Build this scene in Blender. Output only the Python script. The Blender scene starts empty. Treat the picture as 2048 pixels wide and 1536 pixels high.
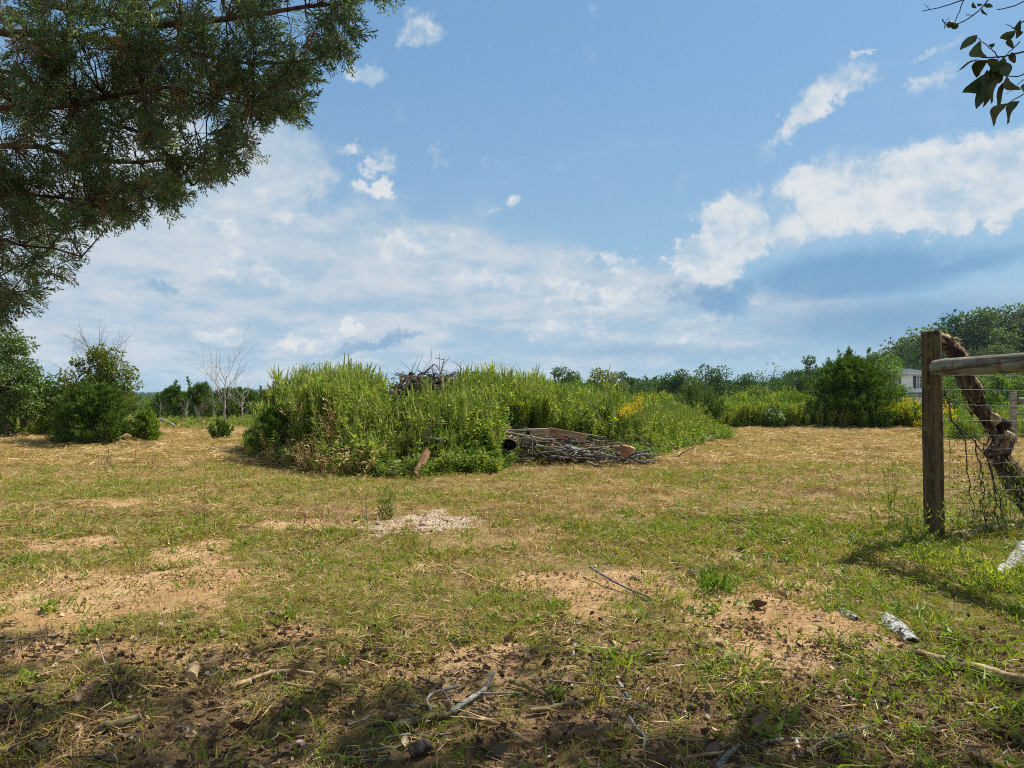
import bpy, math, random
import numpy as np
from mathutils import Vector, Matrix

R = math.radians
rng = np.random.default_rng(7)
random.seed(7)
scene = bpy.context.scene
C = scene.collection

# ------------------------------------------------------------------ camera
FPX, CX, HZ, CAMH = 1479.0, 1024.0, 792.0, 1.2     # focal in px of the 2048 px wide photograph, horizon row
cam_d = bpy.data.cameras.new("camera")
cam = bpy.data.objects.new("camera", cam_d)
C.objects.link(cam)
cam_d.sensor_width = 36.0
cam_d.lens = 36.0 * FPX / 2048.0
cam_d.clip_start = 0.05
cam_d.clip_end = 6000
PITCH = math.atan((HZ - 768.0) / FPX)
cam.location = (0, 0, CAMH)
cam.rotation_euler = (R(90) + PITCH, 0, 0)
scene.camera = cam

# ------------------------------------------------------------------ light
SUN_AZ, SUN_EL = 52.0, 50.0           # degrees from +Y towards +X; elevation
SKY_STRENGTH = 0.10
HAZE = 0.00014
SUN_STRENGTH = 5.0
vs = scene.view_settings
vs.view_transform = 'Standard'
vs.look = 'None'
vs.gamma = 1.0
EXPO = 0.94
vs.exposure = EXPO
vs.use_curve_mapping = False
scene.cycles.max_bounces = 6
scene.cycles.diffuse_bounces = 3
scene.cycles.glossy_bounces = 2
scene.cycles.transmission_bounces = 3
scene.cycles.transparent_max_bounces = 4
scene.cycles.volume_bounces = 0
scene.cycles.use_denoising = False
scene.cycles.pixel_filter_type = 'BLACKMAN_HARRIS'
scene.cycles.filter_width = 1.05

sun_d = bpy.data.lights.new("sun", 'SUN')
sun = bpy.data.objects.new("sun", sun_d)
C.objects.link(sun)
sun_d.energy = SUN_STRENGTH
sun_d.angle = R(0.53)
sun_d.color = (1.0, 0.93, 0.82)
sd = Vector((math.sin(R(SUN_AZ)) * math.cos(R(SUN_EL)), math.cos(R(SUN_AZ)) * math.cos(R(SUN_EL)), math.sin(R(SUN_EL))))
sun.rotation_euler = sd.to_track_quat('Z', 'Y').to_euler()
sun.location = sd * 60

# ------------------------------------------------------------------ node helper
class NT:
    def __init__(s, tree):
        s.t = tree
    def n(s, typ, **kw):
        nd = s.t.nodes.new(typ)
        for k, v in kw.items():
            setattr(nd, k, v)
        return nd
    def l(s, a, b):
        s.t.links.new(a, b)
    def put(s, sock, v):
        if isinstance(v, bpy.types.NodeSocket):
            s.l(v, sock)
        elif v is not None:
            if isinstance(v, tuple) and len(v) == 3 and sock.type == 'RGBA':
                v = v + (1.0,)
            sock.default_value = v
    def m(s, op, a, b=None, c=None, clamp=False):
        nd = s.n('ShaderNodeMath', operation=op, use_clamp=clamp)
        s.put(nd.inputs[0], a)
        s.put(nd.inputs[1], b)
        s.put(nd.inputs[2], c)
        return nd.outputs[0]
    def v(s, op, a, b=None):
        nd = s.n('ShaderNodeVectorMath', operation=op)
        s.put(nd.inputs[0], a)
        s.put(nd.inputs[1], b)
        return nd.outputs['Value'] if op in ('LENGTH', 'DOT_PRODUCT') else nd.outputs[0]
    def mr(s, val, a, b, c=0.0, d=1.0, smooth=True):
        nd = s.n('ShaderNodeMapRange', interpolation_type='SMOOTHSTEP' if smooth else 'LINEAR')
        s.put(nd.inputs[0], val)
        for i, x in enumerate((a, b, c, d)):
            s.put(nd.inputs[i + 1], x)
        return nd.outputs[0]
    def mix(s, fac, a, b, blend='MIX'):
        nd = s.n('ShaderNodeMix', data_type='RGBA', blend_type=blend)
        nd.clamp_factor = True
        s.put(nd.inputs[0], fac)
        s.put(nd.inputs[6], a)
        s.put(nd.inputs[7], b)
        return nd.outputs[2]
    def noise(s, vec, scale, detail=4, rough=0.55, dist=0.0, lac=2.0):
        nd = s.n('ShaderNodeTexNoise')
        if vec is not None:
            s.l(vec, nd.inputs['Vector'])
        nd.inputs['Scale'].default_value = scale
        nd.inputs['Detail'].default_value = detail
        nd.inputs['Roughness'].default_value = rough
        nd.inputs['Distortion'].default_value = dist
        nd.inputs['Lacunarity'].default_value = lac
        return nd
    def xyz(s, x, y, z):
        nd = s.n('ShaderNodeCombineXYZ')
        for i, q in enumerate((x, y, z)):
            s.put(nd.inputs[i], q)
        return nd.outputs[0]
    def ramp(s, fac, stops):
        nd = s.n('ShaderNodeValToRGB')
        cr = nd.color_ramp
        while len(cr.elements) < len(stops):
            cr.elements.new(0.5)
        for e, (p, c) in zip(cr.elements, stops):
            e.position = p
            e.color = tuple(c) + (1.0,)
        s.put(nd.inputs[0], fac)
        return nd.outputs[0]

def srgb(r, g, b):
    f = lambda c: ((c / 255 / 12.92) if c / 255 <= 0.04045 else ((c / 255 + 0.055) / 1.055) ** 2.4) / 2 ** EXPO
    return (f(r), f(g), f(b))

# ------------------------------------------------------------------ sky
def azel(px, py):
    dx = px - CX
    return math.degrees(math.atan2(dx, FPX)), math.degrees(math.atan2(HZ - py, math.hypot(FPX, dx)))

world = bpy.data.worlds.new("World")
scene.world = world
world.use_nodes = True
wt = world.node_tree
wt.nodes.clear()
W = NT(wt)
out = W.n('ShaderNodeOutputWorld')
bg = W.n('ShaderNodeBackground')
W.l(bg.outputs[0], out.inputs[0])
sky = W.n('ShaderNodeTexSky', sky_type='NISHITA')
sky.sun_disc = False
sky.sun_elevation = R(SUN_EL)
sky.sun_rotation = R(SUN_AZ)
sky.air_density = 1.0
sky.dust_density = 0.6
sky.ozone_density = 1.5
tc = W.n('ShaderNodeTexCoord')
DIR = W.v('NORMALIZE', tc.outputs['Generated'])
sx = W.n('ShaderNodeSeparateXYZ')
W.l(DIR, sx.inputs[0])
DX, DY, DZ = sx.outputs
deg = 180 / math.pi
AZ = W.m('MULTIPLY', W.m('ARCTAN2', DX, DY), deg)
EL = W.m('MULTIPLY', W.m('ARCSINE', DZ), deg)
# warped angular coordinates, so that every cloud outline is ragged
wn1 = W.noise(DIR, 5.0, 7, 0.62)
wn2 = W.noise(DIR, 20.0, 8, 0.72)
def off(nd, k):
    a = W.v('SUBTRACT', nd.outputs['Color'], (0.5, 0.5, 0.5))
    return W.v('MULTIPLY', a, (k, k * 0.7, 0.0))
AE = W.v('ADD', W.v('ADD', W.xyz(AZ, EL, 0.0), off(wn1, 11.0)), off(wn2, 5.0))
AEs = W.v('ADD', W.xyz(AZ, EL, 0.0), off(wn2, 2.4))
plane = W.m('ADD', W.m('MAXIMUM', DZ, 0.0), 0.22)
PL = W.xyz(W.m('DIVIDE', DX, plane), W.m('DIVIDE', DY, plane), 0.0)
nbig = W.noise(PL, 1.6, 8, 0.60, 0.3).outputs['Fac']
nmid = W.noise(W.v('ADD', PL, (3.1, 7.7, 0.0)), 4.2, 8, 0.62, 0.2).outputs['Fac']
nfin = W.noise(DIR, 17.0, 8, 0.66).outputs['Fac']

def blob(px, py, rx, ry, ang=0.0, w=1.0, inner=0.25, vec=None):
    a, e = azel(px, py)
    k = deg / FPX * (math.cos(math.radians(a)) ** 1.5)
    mp = W.n('ShaderNodeMapping', vector_type='TEXTURE')
    W.l(AE if vec is None else vec, mp.inputs[0])
    mp.inputs['Location'].default_value = (a, e, 0)
    mp.inputs['Rotation'].default_value = (0, 0, R(ang))
    mp.inputs['Scale'].default_value = (rx * k, ry * k, 1)
    ln = W.v('LENGTH', mp.outputs[0])
    return W.mr(ln, 1.0, inner, 0.0, w)
def total(lst):
    acc = lst[0]
    for q in lst[1:]:
        acc = W.m('MAXIMUM', acc, q)
    return acc

sky_lin = W.v('MULTIPLY', sky.outputs[0], (SKY_STRENGTH * 0.48, SKY_STRENGTH * 0.66, SKY_STRENGTH * 0.72))
# clear-sky colour: the Nishita sky, thinned by the milky humid air of the day
hazef = W.mr(EL, 50.0, -3.0, 0.45, 0.92)
clear = W.mix(hazef, sky_lin, W.mix(W.mr(EL, 30.0, 0.0), srgb(122, 165, 207), srgb(158, 190, 214)))
# A: broad milky bank
bank = total([
    blob(560, 590, 1050, 230, 0, 1.0), blob(180, 520, 700, 260, -8, 1.0), blob(1500, 640, 560, 90, 0, 0.55),
    blob(520, 380, 190, 190, -20, 0.75), blob(1180, 590, 420, 120, 0, 0.95), blob(300, 300, 420, 160, -15, 0.55),
    blob(1960, 640, 400, 120, 0, 0.45), blob(640, 720, 1300, 70, 0, 0.6)])
rest = W.mr(W.m('ABSOLUTE', AZ), 46.0, 62.0, 0.0, 0.72)
bank = W.m('MAXIMUM', bank, W.m('MULTIPLY', rest, W.mr(EL, 60.0, 8.0, 0.5, 1.0)))
bankf = W.m('MULTIPLY', W.mr(W.m('ADD', W.m('MULTIPLY', nbig, 0.9), W.m('MULTIPLY', bank, 0.85)), 0.46, 1.0, 0.0, 1.0), 0.95)
c1 = W.mix(bankf, clear, W.mix(W.mr(W.m('ADD', W.m('MULTIPLY', nbig, 0.45), W.m('ADD', W.m('MULTIPLY', nmid, 0.4), W.m('MULTIPLY', nfin, 0.15))), 0.40, 0.58), srgb(166, 193, 215), srgb(207, 215, 223)))
# B: bright clouds
cum = total([
    blob(1455, 445, 125, 90, 25, 1.0, 0.35), blob(1420, 495, 115, 60, 0, 0.95, 0.3), blob(1760, 392, 350, 142, 6, 1.0, 0.3), blob(2000, 350, 300, 110, 0, 1.0, 0.3),
    blob(1620, 430, 180, 90, 10, 0.95), blob(1900, 440, 260, 55, 8, 0.9), blob(1610, 225, 175, 62, 30, 0.85), blob(1700, 180, 90, 40, 20, 0.7),
    blob(820, 70, 95, 60, -10, 0.62), blob(690, 145, 62, 36, 0, 0.75), blob(680, 305, 44, 30, 0, 0.6), blob(780, 350, 70, 34, -10, 0.65),
    blob(765, 398, 48, 28, 0, 0.8), blob(902, 320, 55, 24, 20, 0.62), blob(1028, 400, 26, 16, 30, 0.8, 0.2, AEs), blob(985, 425, 40, 9, 22, 0.62, 0.0, AEs), blob(1725, 120, 60, 14, 5, 0.62),
    blob(1850, 95, 110, 20, 22, 0.5), blob(1850, 160, 90, 30, 15, 0.45), blob(1270, 500, 90, 36, 5, 0.66), blob(1400, 675, 120, 18, 4, 0.7, 0.0, AEs),
    blob(1240, 575, 150, 42, 0, 0.72), blob(1050, 560, 200, 50, 0, 0.7), blob(840, 510, 160, 60, 0, 0.62), blob(620, 650, 90, 24, 8, 0.75), blob(470, 660, 120, 40, 0, 0.62),
    blob(400, 430, 160, 50, 0, 0.6), blob(500, 520, 160, 70, 0, 0.55), blob(230, 640, 60, 60, 0, 0.55), blob(1400, 600, 160, 60, 5, 0.62), blob(1150, 640, 190, 46, 5, 0.55), blob(560, 400, 150, 90, -25, 0.55)])
cum = W.m('MAXIMUM', cum, W.m('MULTIPLY', rest, 0.62))
n45 = W.noise(DIR, 48.0, 6, 0.7).outputs['Fac']
def cen(x, k): return W.m('MULTIPLY', W.m('SUBTRACT', x, 0.5), k)
cumf = W.mr(W.m('ADD', W.m('ADD', W.m('ADD', cen(nfin, 1.5), cen(n45, 0.6)), cen(nmid, 0.8)), W.m('MULTIPLY', cum, 0.98)), 0.12, 0.86, 0.0, 1.0)
# billows catch the sun on the side that faces it
sdir = (sd[0] * 0.016, sd[1] * 0.016, sd[2] * 0.016)
nA = W.noise(DIR, 13.0, 5, 0.55).outputs['Fac']; nB = W.noise(W.v('ADD', DIR, sdir), 13.0, 5, 0.55).outputs['Fac']
rel = W.m('SUBTRACT', nA, nB)
whf = W.mr(W.m('ADD', W.m('ADD', W.m('MULTIPLY', rel, 2.6), cen(nmid, 1.2)), W.m('MULTIPLY', cumf, 0.35)), -0.12, 0.62, 0.0, 1.0)
white = W.mix(whf, srgb(176, 200, 220), srgb(228, 231, 232))
c2 = W.mix(W.m('MULTIPLY', cumf, 0.92), c1, white)
# C: blue-grey undersides
und = total([
    blob(1720, 550, 370, 92, 3, 1.0, 0.1, AEs), blob(1440, 570, 160, 72, 0, 0.85, 0.1), blob(1930, 530, 330, 60, 10, 0.85, 0.0, AEs), blob(1800, 640, 560, 110, 0, 0.8, 0.0, AEs), blob(1250, 700, 500, 40, 0, 0.45, 0.0, AEs),
    blob(720, 680, 210, 26, 3, 0.6), blob(1010, 660, 120, 26, 0, 0.4), blob(300, 560, 70, 26, 0, 0.5), blob(1560, 690, 700, 40, 2, 0.4), blob(620, 600, 170, 30, 0, 0.25)])
undf = W.mr(W.m('ADD', und, cen(nbig, 0.8)), 0.10, 0.85, 0.0, 0.82)
c3 = W.mix(undf, c2, srgb(112, 160, 200))
low = W.mr(EL, 0.0, -12.0)
c4 = W.mix(low, c3, (0.16, 0.17, 0.11))
W.l(c4, bg.inputs['Color'])
bg.inputs['Strength'].default_value = 1.0
world.cycles.sampling_method = 'MANUAL'
world.cycles.sample_map_resolution = 512

# ------------------------------------------------------------------ numeric helpers
def hash2(ix, iy, seed):
    n = (ix.astype(np.int64) * 374761393 + iy.astype(np.int64) * 668265263 + seed * 974711) & 0x7fffffff
    n = ((n ^ (n >> 13)) * 1274126177) & 0x7fffffff
    return ((n ^ (n >> 16)) & 0xffffff) / float(0xffffff)
def vnoise(x, y, seed=0):
    x = np.asarray(x, float); y = np.asarray(y, float)
    ix = np.floor(x); iy = np.floor(y)
    fx = x - ix; fy = y - iy
    fx = fx * fx * (3 - 2 * fx); fy = fy * fy * (3 - 2 * fy)
    a = hash2(ix, iy, seed); b = hash2(ix + 1, iy, seed)
    c = hash2(ix, iy + 1, seed); d = hash2(ix + 1, iy + 1, seed)
    return (a * (1 - fx) + b * fx) * (1 - fy) + (c * (1 - fx) + d * fx) * fy
def fbm(x, y, seed=0, o=4):
    s = 0; a = 0.5; t = 0
    for i in range(o):
        s = s + a * vnoise(x * 2 ** i, y * 2 ** i, seed + i * 17); t += a; a *= 0.5
    return s / t
def sstep(a, b, x):
    t = np.clip((x - a) / (b - a), 0, 1)
    return t * t * (3 - 2 * t)
def gpt(px, py, h=0.0):
    """pixel of the 2048-wide photograph -> point on the ground plane z=h"""
    y = (CAMH - h) * FPX / (py - HZ)
    return ((px - CX) / FPX * y, y)
def at(px, py, y):
    """pixel seen at depth y -> 3D point"""
    return np.array([(px - CX) / FPX * y, y, CAMH + (HZ - py) / FPX * y])

# mound footprint in world space: front and back edges and wished top height as functions of x
def topline(px):
    return np.interp(px, [480, 505, 560, 600, 680, 740, 775, 800, 850, 900, 950, 1010, 1080, 1110, 1200, 1300, 1400, 1445, 1470],
                     [895, 832, 784, 746, 738, 746, 778, 770, 760, 760, 752, 748, 762, 778, 792, 806, 824, 846, 880])
def frontd(px):
    return np.interp(px, [480, 530, 650, 700, 850, 1000, 1030, 1300, 1340, 1450, 1480], [14.2, 13.4, 11.6, 11.3, 11.3, 11.8, 13.3, 13.6, 15.5, 20, 22])
def backd(px):
    return np.interp(px, [480, 600, 1000, 1100, 1300, 1480], [15.5, 17.5, 18, 20, 22, 24])

def height(x, y):
    x = np.asarray(x, float); y = np.asarray(y, float)
    z = (fbm(x * 0.9, y * 0.9, 3, 4) - 0.5) * 0.10 + (fbm(x * 5, y * 5, 9, 3) - 0.5) * 0.025
    z = z * np.clip(1.2 - y / 60, 0.3, 1)
    # clay spoil in front at the right
    gx, gy = gpt(1400, 1210)
    z = z + 0.055 * np.exp(-(((x - gx) / 0.8) ** 2 + ((y - gy) / 0.42) ** 2))
    # debris mound
    px = CX + FPX * x / np.maximum(y, 0.5)
    m = sstep(500, 640, px) * (1 - sstep(1020, 1300, px)) * sstep(0.0, 2.2, y - frontd(px)) * (1 - sstep(-1.5, 1.5, y - backd(px)))
    z = z + 0.62 * m * (0.8 + 0.4 * fbm(x, y, 5, 2))
    # land falling away, a wooded hill on the right, low ridges far off
    d = np.hypot(x, y)
    z = z - 2.4 * sstep(34, 95, d) - 5.0 * sstep(100, 500, d)
    z = z + 15.0 * sstep(60, 145, x) * sstep(95, 150, y) * (1 - sstep(300, 600, y))
    z = z + sstep(900, 1500, d) * (7 * vnoise(np.arctan2(x, y) * 9, 0 * x, 4)) * 1.0
    return z

def hz(x, y):
    return float(height(np.array([x]), np.array([y]))[0])

# ------------------------------------------------------------------ mesh helpers
class MB:
    def __init__(s):
        s.V = []; s.F = []; s.M = []; s.n = 0
    def add(s, V, F, mi=0):
        V = np.asarray(V, float).reshape(-1, 3); F = np.asarray(F, int)
        s.V.append(V); s.F.append(F + s.n); s.M.append(np.full(len(F), mi, int)); s.n += len(V)
        return s
    def tube(s, P, rad, sides=8, mi=0, rough=0.0, seed=1, caps=True):
        P = np.asarray(P, float); n = len(P)
        rad = np.broadcast_to(np.asarray(rad, float), (n,))
        T = np.gradient(P, axis=0); T /= np.linalg.norm(T, axis=1)[:, None] + 1e-9
        up = np.array([0.13, 0.21, 0.97]) if abs(T[0][2]) < 0.9 else np.array([0.97, 0.2, 0.1])
        U = np.cross(T, up); U /= np.linalg.norm(U, axis=1)[:, None] + 1e-9
        Wv = np.cross(U, T)
        a = np.arange(sides) / sides * 2 * math.pi
        r = rad[:, None] * np.ones((1, sides))
        if rough:
            q = np.random.default_rng(seed)
            r = r * (1 + rough * (q.random((n, sides)) - 0.5))
        V = P[:, None, :] + r[..., None] * (np.cos(a)[None, :, None] * U[:, None, :] + np.sin(a)[None, :, None] * Wv[:, None, :])
        i = np.arange(n - 1)[:, None] * sides; j = np.arange(sides)[None, :]; k = (np.arange(sides)[None, :] + 1) % sides
        F = np.stack([i + j, i + k, i + sides + k, i + sides + j], -1).reshape(-1, 4)
        s.add(V.reshape(-1, 3), F, mi)
        if caps:
            for e, base in ((0, 0), (n - 1, (n - 1) * sides)):
                c = P[e] + (T[e] * rad[e] * (0.15 if e else -0.15))
                ring = V[e]
                VV = np.vstack([ring, c[None]])
                FF = [[q2, (q2 + 1) % sides, sides] for q2 in range(sides)] if e else [[(q2 + 1) % sides, q2, sides] for q2 in range(sides)]
                s.add(VV, FF, mi)
        return s
    def leaves(s, P, D, N, L, Wd, mi=0, fold=0.15, mid=0.42):
        """diamond leaves: base P, tip direction D, normal-ish N"""
        P = np.asarray(P, float); n = len(P)
        D = D / (np.linalg.norm(D, axis=1)[:, None] + 1e-9)
        S = np.cross(D, N); S /= (np.linalg.norm(S, axis=1)[:, None] + 1e-9)
        NN = np.cross(S, D)
        L = np.broadcast_to(np.asarray(L, float), (n,))[:, None]; Wd = np.broadcast_to(np.asarray(Wd, float), (n,))[:, None]
        a = P; b = P + D * L * mid + S * Wd * 0.5 + NN * L * fold; c = P + D * L; d = P + D * L * mid - S * Wd * 0.5 + NN * L * fold
        V = np.stack([a, b, c, d], 1).reshape(-1, 3)
        F = (np.arange(n)[:, None] * 4 + np.arange(4)[None, :])
        return s.add(V, F, mi)
    def blades(s, P, D, L, Wd, bend, mi=0):
        """grass blades: tapered strip of a quad and a triangle bent over"""
        n = len(P)
        D = D / (np.linalg.norm(D, axis=1)[:, None] + 1e-9)
        q = rng.normal(size=(n, 3)); S = np.cross(D, q); S /= (np.linalg.norm(S, axis=1)[:, None] + 1e-9)
        B = D.copy(); B[:, 2] = 0; B /= (np.linalg.norm(B, axis=1)[:, None] + 1e-9)
        L = np.broadcast_to(L, (n,))[:, None]; Wd = np.broadcast_to(Wd, (n,))[:, None]; bend = np.broadcast_to(bend, (n,))[:, None]
        m = P + D * L * 0.55 + B * L * bend * 0.2
        t = P + D * L * 0.95 + B * L * bend; t[:, 2] -= (L * bend * 0.5)[:, 0]
        V = np.stack([P - S * Wd / 2, P + S * Wd / 2, m + S * Wd * 0.38, m - S * Wd * 0.38, t], 1).reshape(-1, 3)
        i = np.arange(n)[:, None] * 5
        s.add(V, i + np.array([[0, 1, 2, 3]]), mi)
        s.V.append(np.zeros((0, 3)))
        s.F.append(i + np.array([[3, 2, 4]]) + s.n - len(V)); s.M.append(np.full(n, mi, int))
        return s
    def box(s, c, size, rot=None, mi=0):
        x, y, z = [q / 2 for q in size]
        V = np.array([[-x, -y, -z], [x, -y, -z], [x, y, -z], [-x, y, -z], [-x, -y, z], [x, -y, z], [x, y, z], [-x, y, z]])
        if rot is not None:
            V = V @ np.array(rot).T
        return s.add(V + np.array(c), [[0, 3, 2, 1], [4, 5, 6, 7], [0, 1, 5, 4], [1, 2, 6, 5], [2, 3, 7, 6], [3, 0, 4, 7]], mi)
    def mesh(s, name, mats, smooth=False):
        me = bpy.data.meshes.new(name)
        V = np.vstack(s.V)
        tot = np.concatenate([np.full(len(f), f.shape[1]) for f in s.F]) if s.F else np.zeros(0, int)
        idx = np.concatenate([f.ravel() for f in s.F])
        me.vertices.add(len(V)); me.vertices.foreach_set('co', V.ravel())
        me.loops.add(len(idx)); me.loops.foreach_set('vertex_index', idx.astype(np.int32))
        me.polygons.add(len(tot))
        st = np.concatenate([[0], np.cumsum(tot)[:-1]])
        me.polygons.foreach_set('loop_start', st.astype(np.int32))
        me.polygons.foreach_set('loop_total', tot.astype(np.int32))
        me.polygons.foreach_set('material_index', np.concatenate(s.M).astype(np.int32))
        me.polygons.foreach_set('use_smooth', np.full(len(tot), smooth))
        for m in (mats if isinstance(mats, (list, tuple)) else [mats]):
            me.materials.append(m)
        me.update(calc_edges=True)
        return me

def link(name, data, parent=None, loc=None, rz=None):
    o = bpy.data.objects.new(name, data)
    C.objects.link(o)
    if parent is not None:
        o.parent = parent
    if loc is not None:
        o.location = loc
    if rz is not None:
        o.rotation_euler = (0, 0, rz)
    return o
def tag(o, label=None, cat=None, group=None, kind=None):
    if label: o['label'] = label
    if cat: o['category'] = cat
    if group: o['group'] = group
    if kind: o['kind'] = kind
    return o
def thing(name, label, cat, loc=(0, 0, 0), rz=0.0, group=None):
    o = link(name, None, None, loc, rz)
    o.empty_display_size = 0.2
    return tag(o, label, cat, group)
def copy_tree(o, parent=None):
    c = o.copy(); C.objects.link(c)
    if parent is not None: c.parent = parent
    for ch in list(o.children):
        copy_tree(ch, c)
    return c
def unit(n, g=None):
    g = rng if g is None else g
    v = g.normal(size=(n, 3)); return v / np.linalg.norm(v, axis=1)[:, None]
def curve(pts, n, wob=0.0, g=None):
    """smooth polyline through pts"""
    g = rng if g is None else g
    P = np.asarray(pts, float); k = len(P)
    d = np.concatenate([[0], np.cumsum(np.linalg.norm(np.diff(P, axis=0), axis=1))])
    t = np.linspace(0, d[-1], n)
    Q = np.stack([np.interp(t, d, P[:, i]) for i in range(3)], 1)
    for _ in range(2 if k > 2 else 0):
        Q[1:-1] = (Q[:-2] + 2 * Q[1:-1] + Q[2:]) / 4
    if wob:
        w = g.normal(size=(n, 3)) * wob; w[0] = 0
        Q = Q + w
    return Q

# scatter by geometry nodes, only for stuff nobody could count
def scatter(name, sources, P, rot, scl, idx, parent=None, kind='stuff', label=None, cat=None):
    me = bpy.data.meshes.new(name)
    me.vertices.add(len(P)); me.vertices.foreach_set('co', np.asarray(P, float).ravel())
    a = me.attributes.new('rot', 'FLOAT_VECTOR', 'POINT'); a.data.foreach_set('vector', np.asarray(rot, float).ravel())
    a = me.attributes.new('scl', 'FLOAT_VECTOR', 'POINT')
    scl = np.asarray(scl, float)
    if scl.ndim == 1: scl = np.repeat(scl[:, None], 3, 1)
    a.data.foreach_set('vector', scl.ravel())
    a = me.attributes.new('idx', 'INT', 'POINT'); a.data.foreach_set('value', np.asarray(idx, np.int32))
    me.update()
    o = link(name, me, parent)
    o['kind'] = kind
    if label: o['label'] = label
    if cat: o['category'] = cat
    ng = bpy.data.node_groups.new(name, 'GeometryNodeTree')
    ng.interface.new_socket('Geometry', in_out='INPUT', socket_type='NodeSocketGeometry')
    ng.interface.new_socket('Geometry', in_out='OUTPUT', socket_type='NodeSocketGeometry')
    N = NT(ng)
    gi = N.n('NodeGroupInput'); go = N.n('NodeGroupOutput')
    jn = N.n('GeometryNodeJoinGeometry')
    for s_ in reversed(sources):
        oi = N.n('GeometryNodeObjectInfo'); oi.inputs['Object'].default_value = s_
        g2 = N.n('GeometryNodeGeometryToInstance')
        N.l(oi.outputs['Geometry'], g2.inputs[0]); N.l(g2.outputs[0], jn.inputs[0])
    ip = N.n('GeometryNodeInstanceOnPoints')
    N.l(gi.outputs[0], ip.inputs['Points']); N.l(jn.outputs[0], ip.inputs['Instance'])
    ip.inputs['Pick Instance'].default_value = True
    def attr(nm, t):
        q = N.n('GeometryNodeInputNamedAttribute', data_type=t); q.inputs['Name'].default_value = nm; return q.outputs['Attribute']
    N.l(attr('idx', 'INT'), ip.inputs['Instance Index'])
    e2r = N.n('FunctionNodeEulerToRotation'); N.l(attr('rot', 'FLOAT_VECTOR'), e2r.inputs[0]); N.l(e2r.outputs[0], ip.inputs['Rotation'])
    N.l(attr('scl', 'FLOAT_VECTOR'), ip.inputs['Scale'])
    N.l(ip.outputs[0], go.inputs[0])
    md = o.modifiers.new('scatter', 'NODES'); md.node_group = ng
    return o
def source(name, mb, mats, smooth=False):
    return bpy.data.objects.new(name, mb.mesh(name, mats, smooth))

# ------------------------------------------------------------------ materials
def new_mat(name):
    m = bpy.data.materials.new(name); m.use_nodes = True; m.node_tree.nodes.clear()
    N = NT(m.node_tree); o = N.n('ShaderNodeOutputMaterial'); return m, N, o
def leaf_mat(name, cols, trans=0.35, tint=(1.1, 1.25, 0.5), gloss=0.06, big=None, hue=0.0):
    m, N, o = new_mat(name)
    geo = N.n('ShaderNodeNewGeometry'); oi = N.n('ShaderNodeObjectInfo')
    f = N.m('FRACT', N.m('ADD', geo.outputs['Random Per Island'], oi.outputs['Random']))
    stops = [(i / max(1, len(cols) - 1), c) for i, c in enumerate(cols)]
    col = N.ramp(f, stops)
    if big:       # patches of a second tone through the crown or the field
        nz = N.noise(geo.outputs['Position'], big[0], 3, 0.6).outputs['Fac']
        col = N.mix(N.mr(nz, 0.42, 0.62, 0, big[2]), col, big[1])
    d = N.n('ShaderNodeBsdfDiffuse'); N.l(col, d.inputs[0])
    t = N.n('ShaderNodeBsdfTranslucent')
    N.l(N.mix(1.0, col, tuple(tint), 'MULTIPLY'), t.inputs[0])
    mx = N.n('ShaderNodeMixShader'); mx.inputs[0].default_value = trans
    N.l(d.outputs[0], mx.inputs[1]); N.l(t.outputs[0], mx.inputs[2])
    g = N.n('ShaderNodeBsdfGlossy'); g.inputs['Roughness'].default_value = 0.45; g.inputs[0].default_value = (0.8, 0.85, 0.9, 1)
    m2 = N.n('ShaderNodeMixShader'); m2.inputs[0].default_value = gloss
    N.l(mx.outputs[0], m2.inputs[1]); N.l(g.outputs[0], m2.inputs[2]); N.l(m2.outputs[0], o.inputs[0])
    return m
def bark_mat(name, c1, c2, scale=12, stretch=(1, 1, 0.2), bump=0.5, c3=None, rough=0.9, hi=0.6, local=True):
    m, N, o = new_mat(name)
    tcn = N.n('ShaderNodeTexCoord')
    mp = N.n('ShaderNodeMapping'); mp.inputs['Scale'].default_value = stretch
    N.l(tcn.outputs['Object'], mp.inputs[0])
    a = N.noise(mp.outputs[0], scale, 6, 0.65)
    col = N.mix(N.mr(a.outputs['Fac'], 0.38, 0.62), c1, c2)
    if c3:
        b = N.noise(tcn.outputs['Object'], scale * 0.35, 5, 0.6)
        col = N.mix(N.mr(b.outputs['Fac'], 0.5, hi + 0.02), col, c3)
    p = N.n('ShaderNodeBsdfPrincipled'); N.l(col, p.inputs['Base Color'])
    p.inputs['Roughness'].default_value = rough; p.inputs['Specular IOR Level'].default_value = 0.2
    bp = N.n('ShaderNodeBump'); bp.inputs['Strength'].default_value = bump; bp.inputs['Distance'].default_value = 0.01
    N.l(a.outputs['Fac'], bp.inputs['Height']); N.l(bp.outputs[0], p.inputs['Normal'])
    N.l(p.outputs[0], o.inputs[0])
    return m
def plain_mat(name, col, rough=0.8, var=0.2, scale=3.0, spec=0.3, metal=0.0):
    m, N, o = new_mat(name)
    tcn = N.n('ShaderNodeTexCoord'); a = N.noise(tcn.outputs['Object'], scale, 5, 0.6)
    c = N.mix(N.mr(a.outputs['Fac'], 0.3, 0.7), tuple(q * (1 - var) for q in col), tuple(min(1, q * (1 + var)) for q in col))
    p = N.n('ShaderNodeBsdfPrincipled'); N.l(c, p.inputs['Base Color'])
    p.inputs['Roughness'].default_value = rough; p.inputs['Specular IOR Level'].default_value = spec; p.inputs['Metallic'].default_value = metal
    N.l(p.outputs[0], o.inputs[0])
    return m

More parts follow.
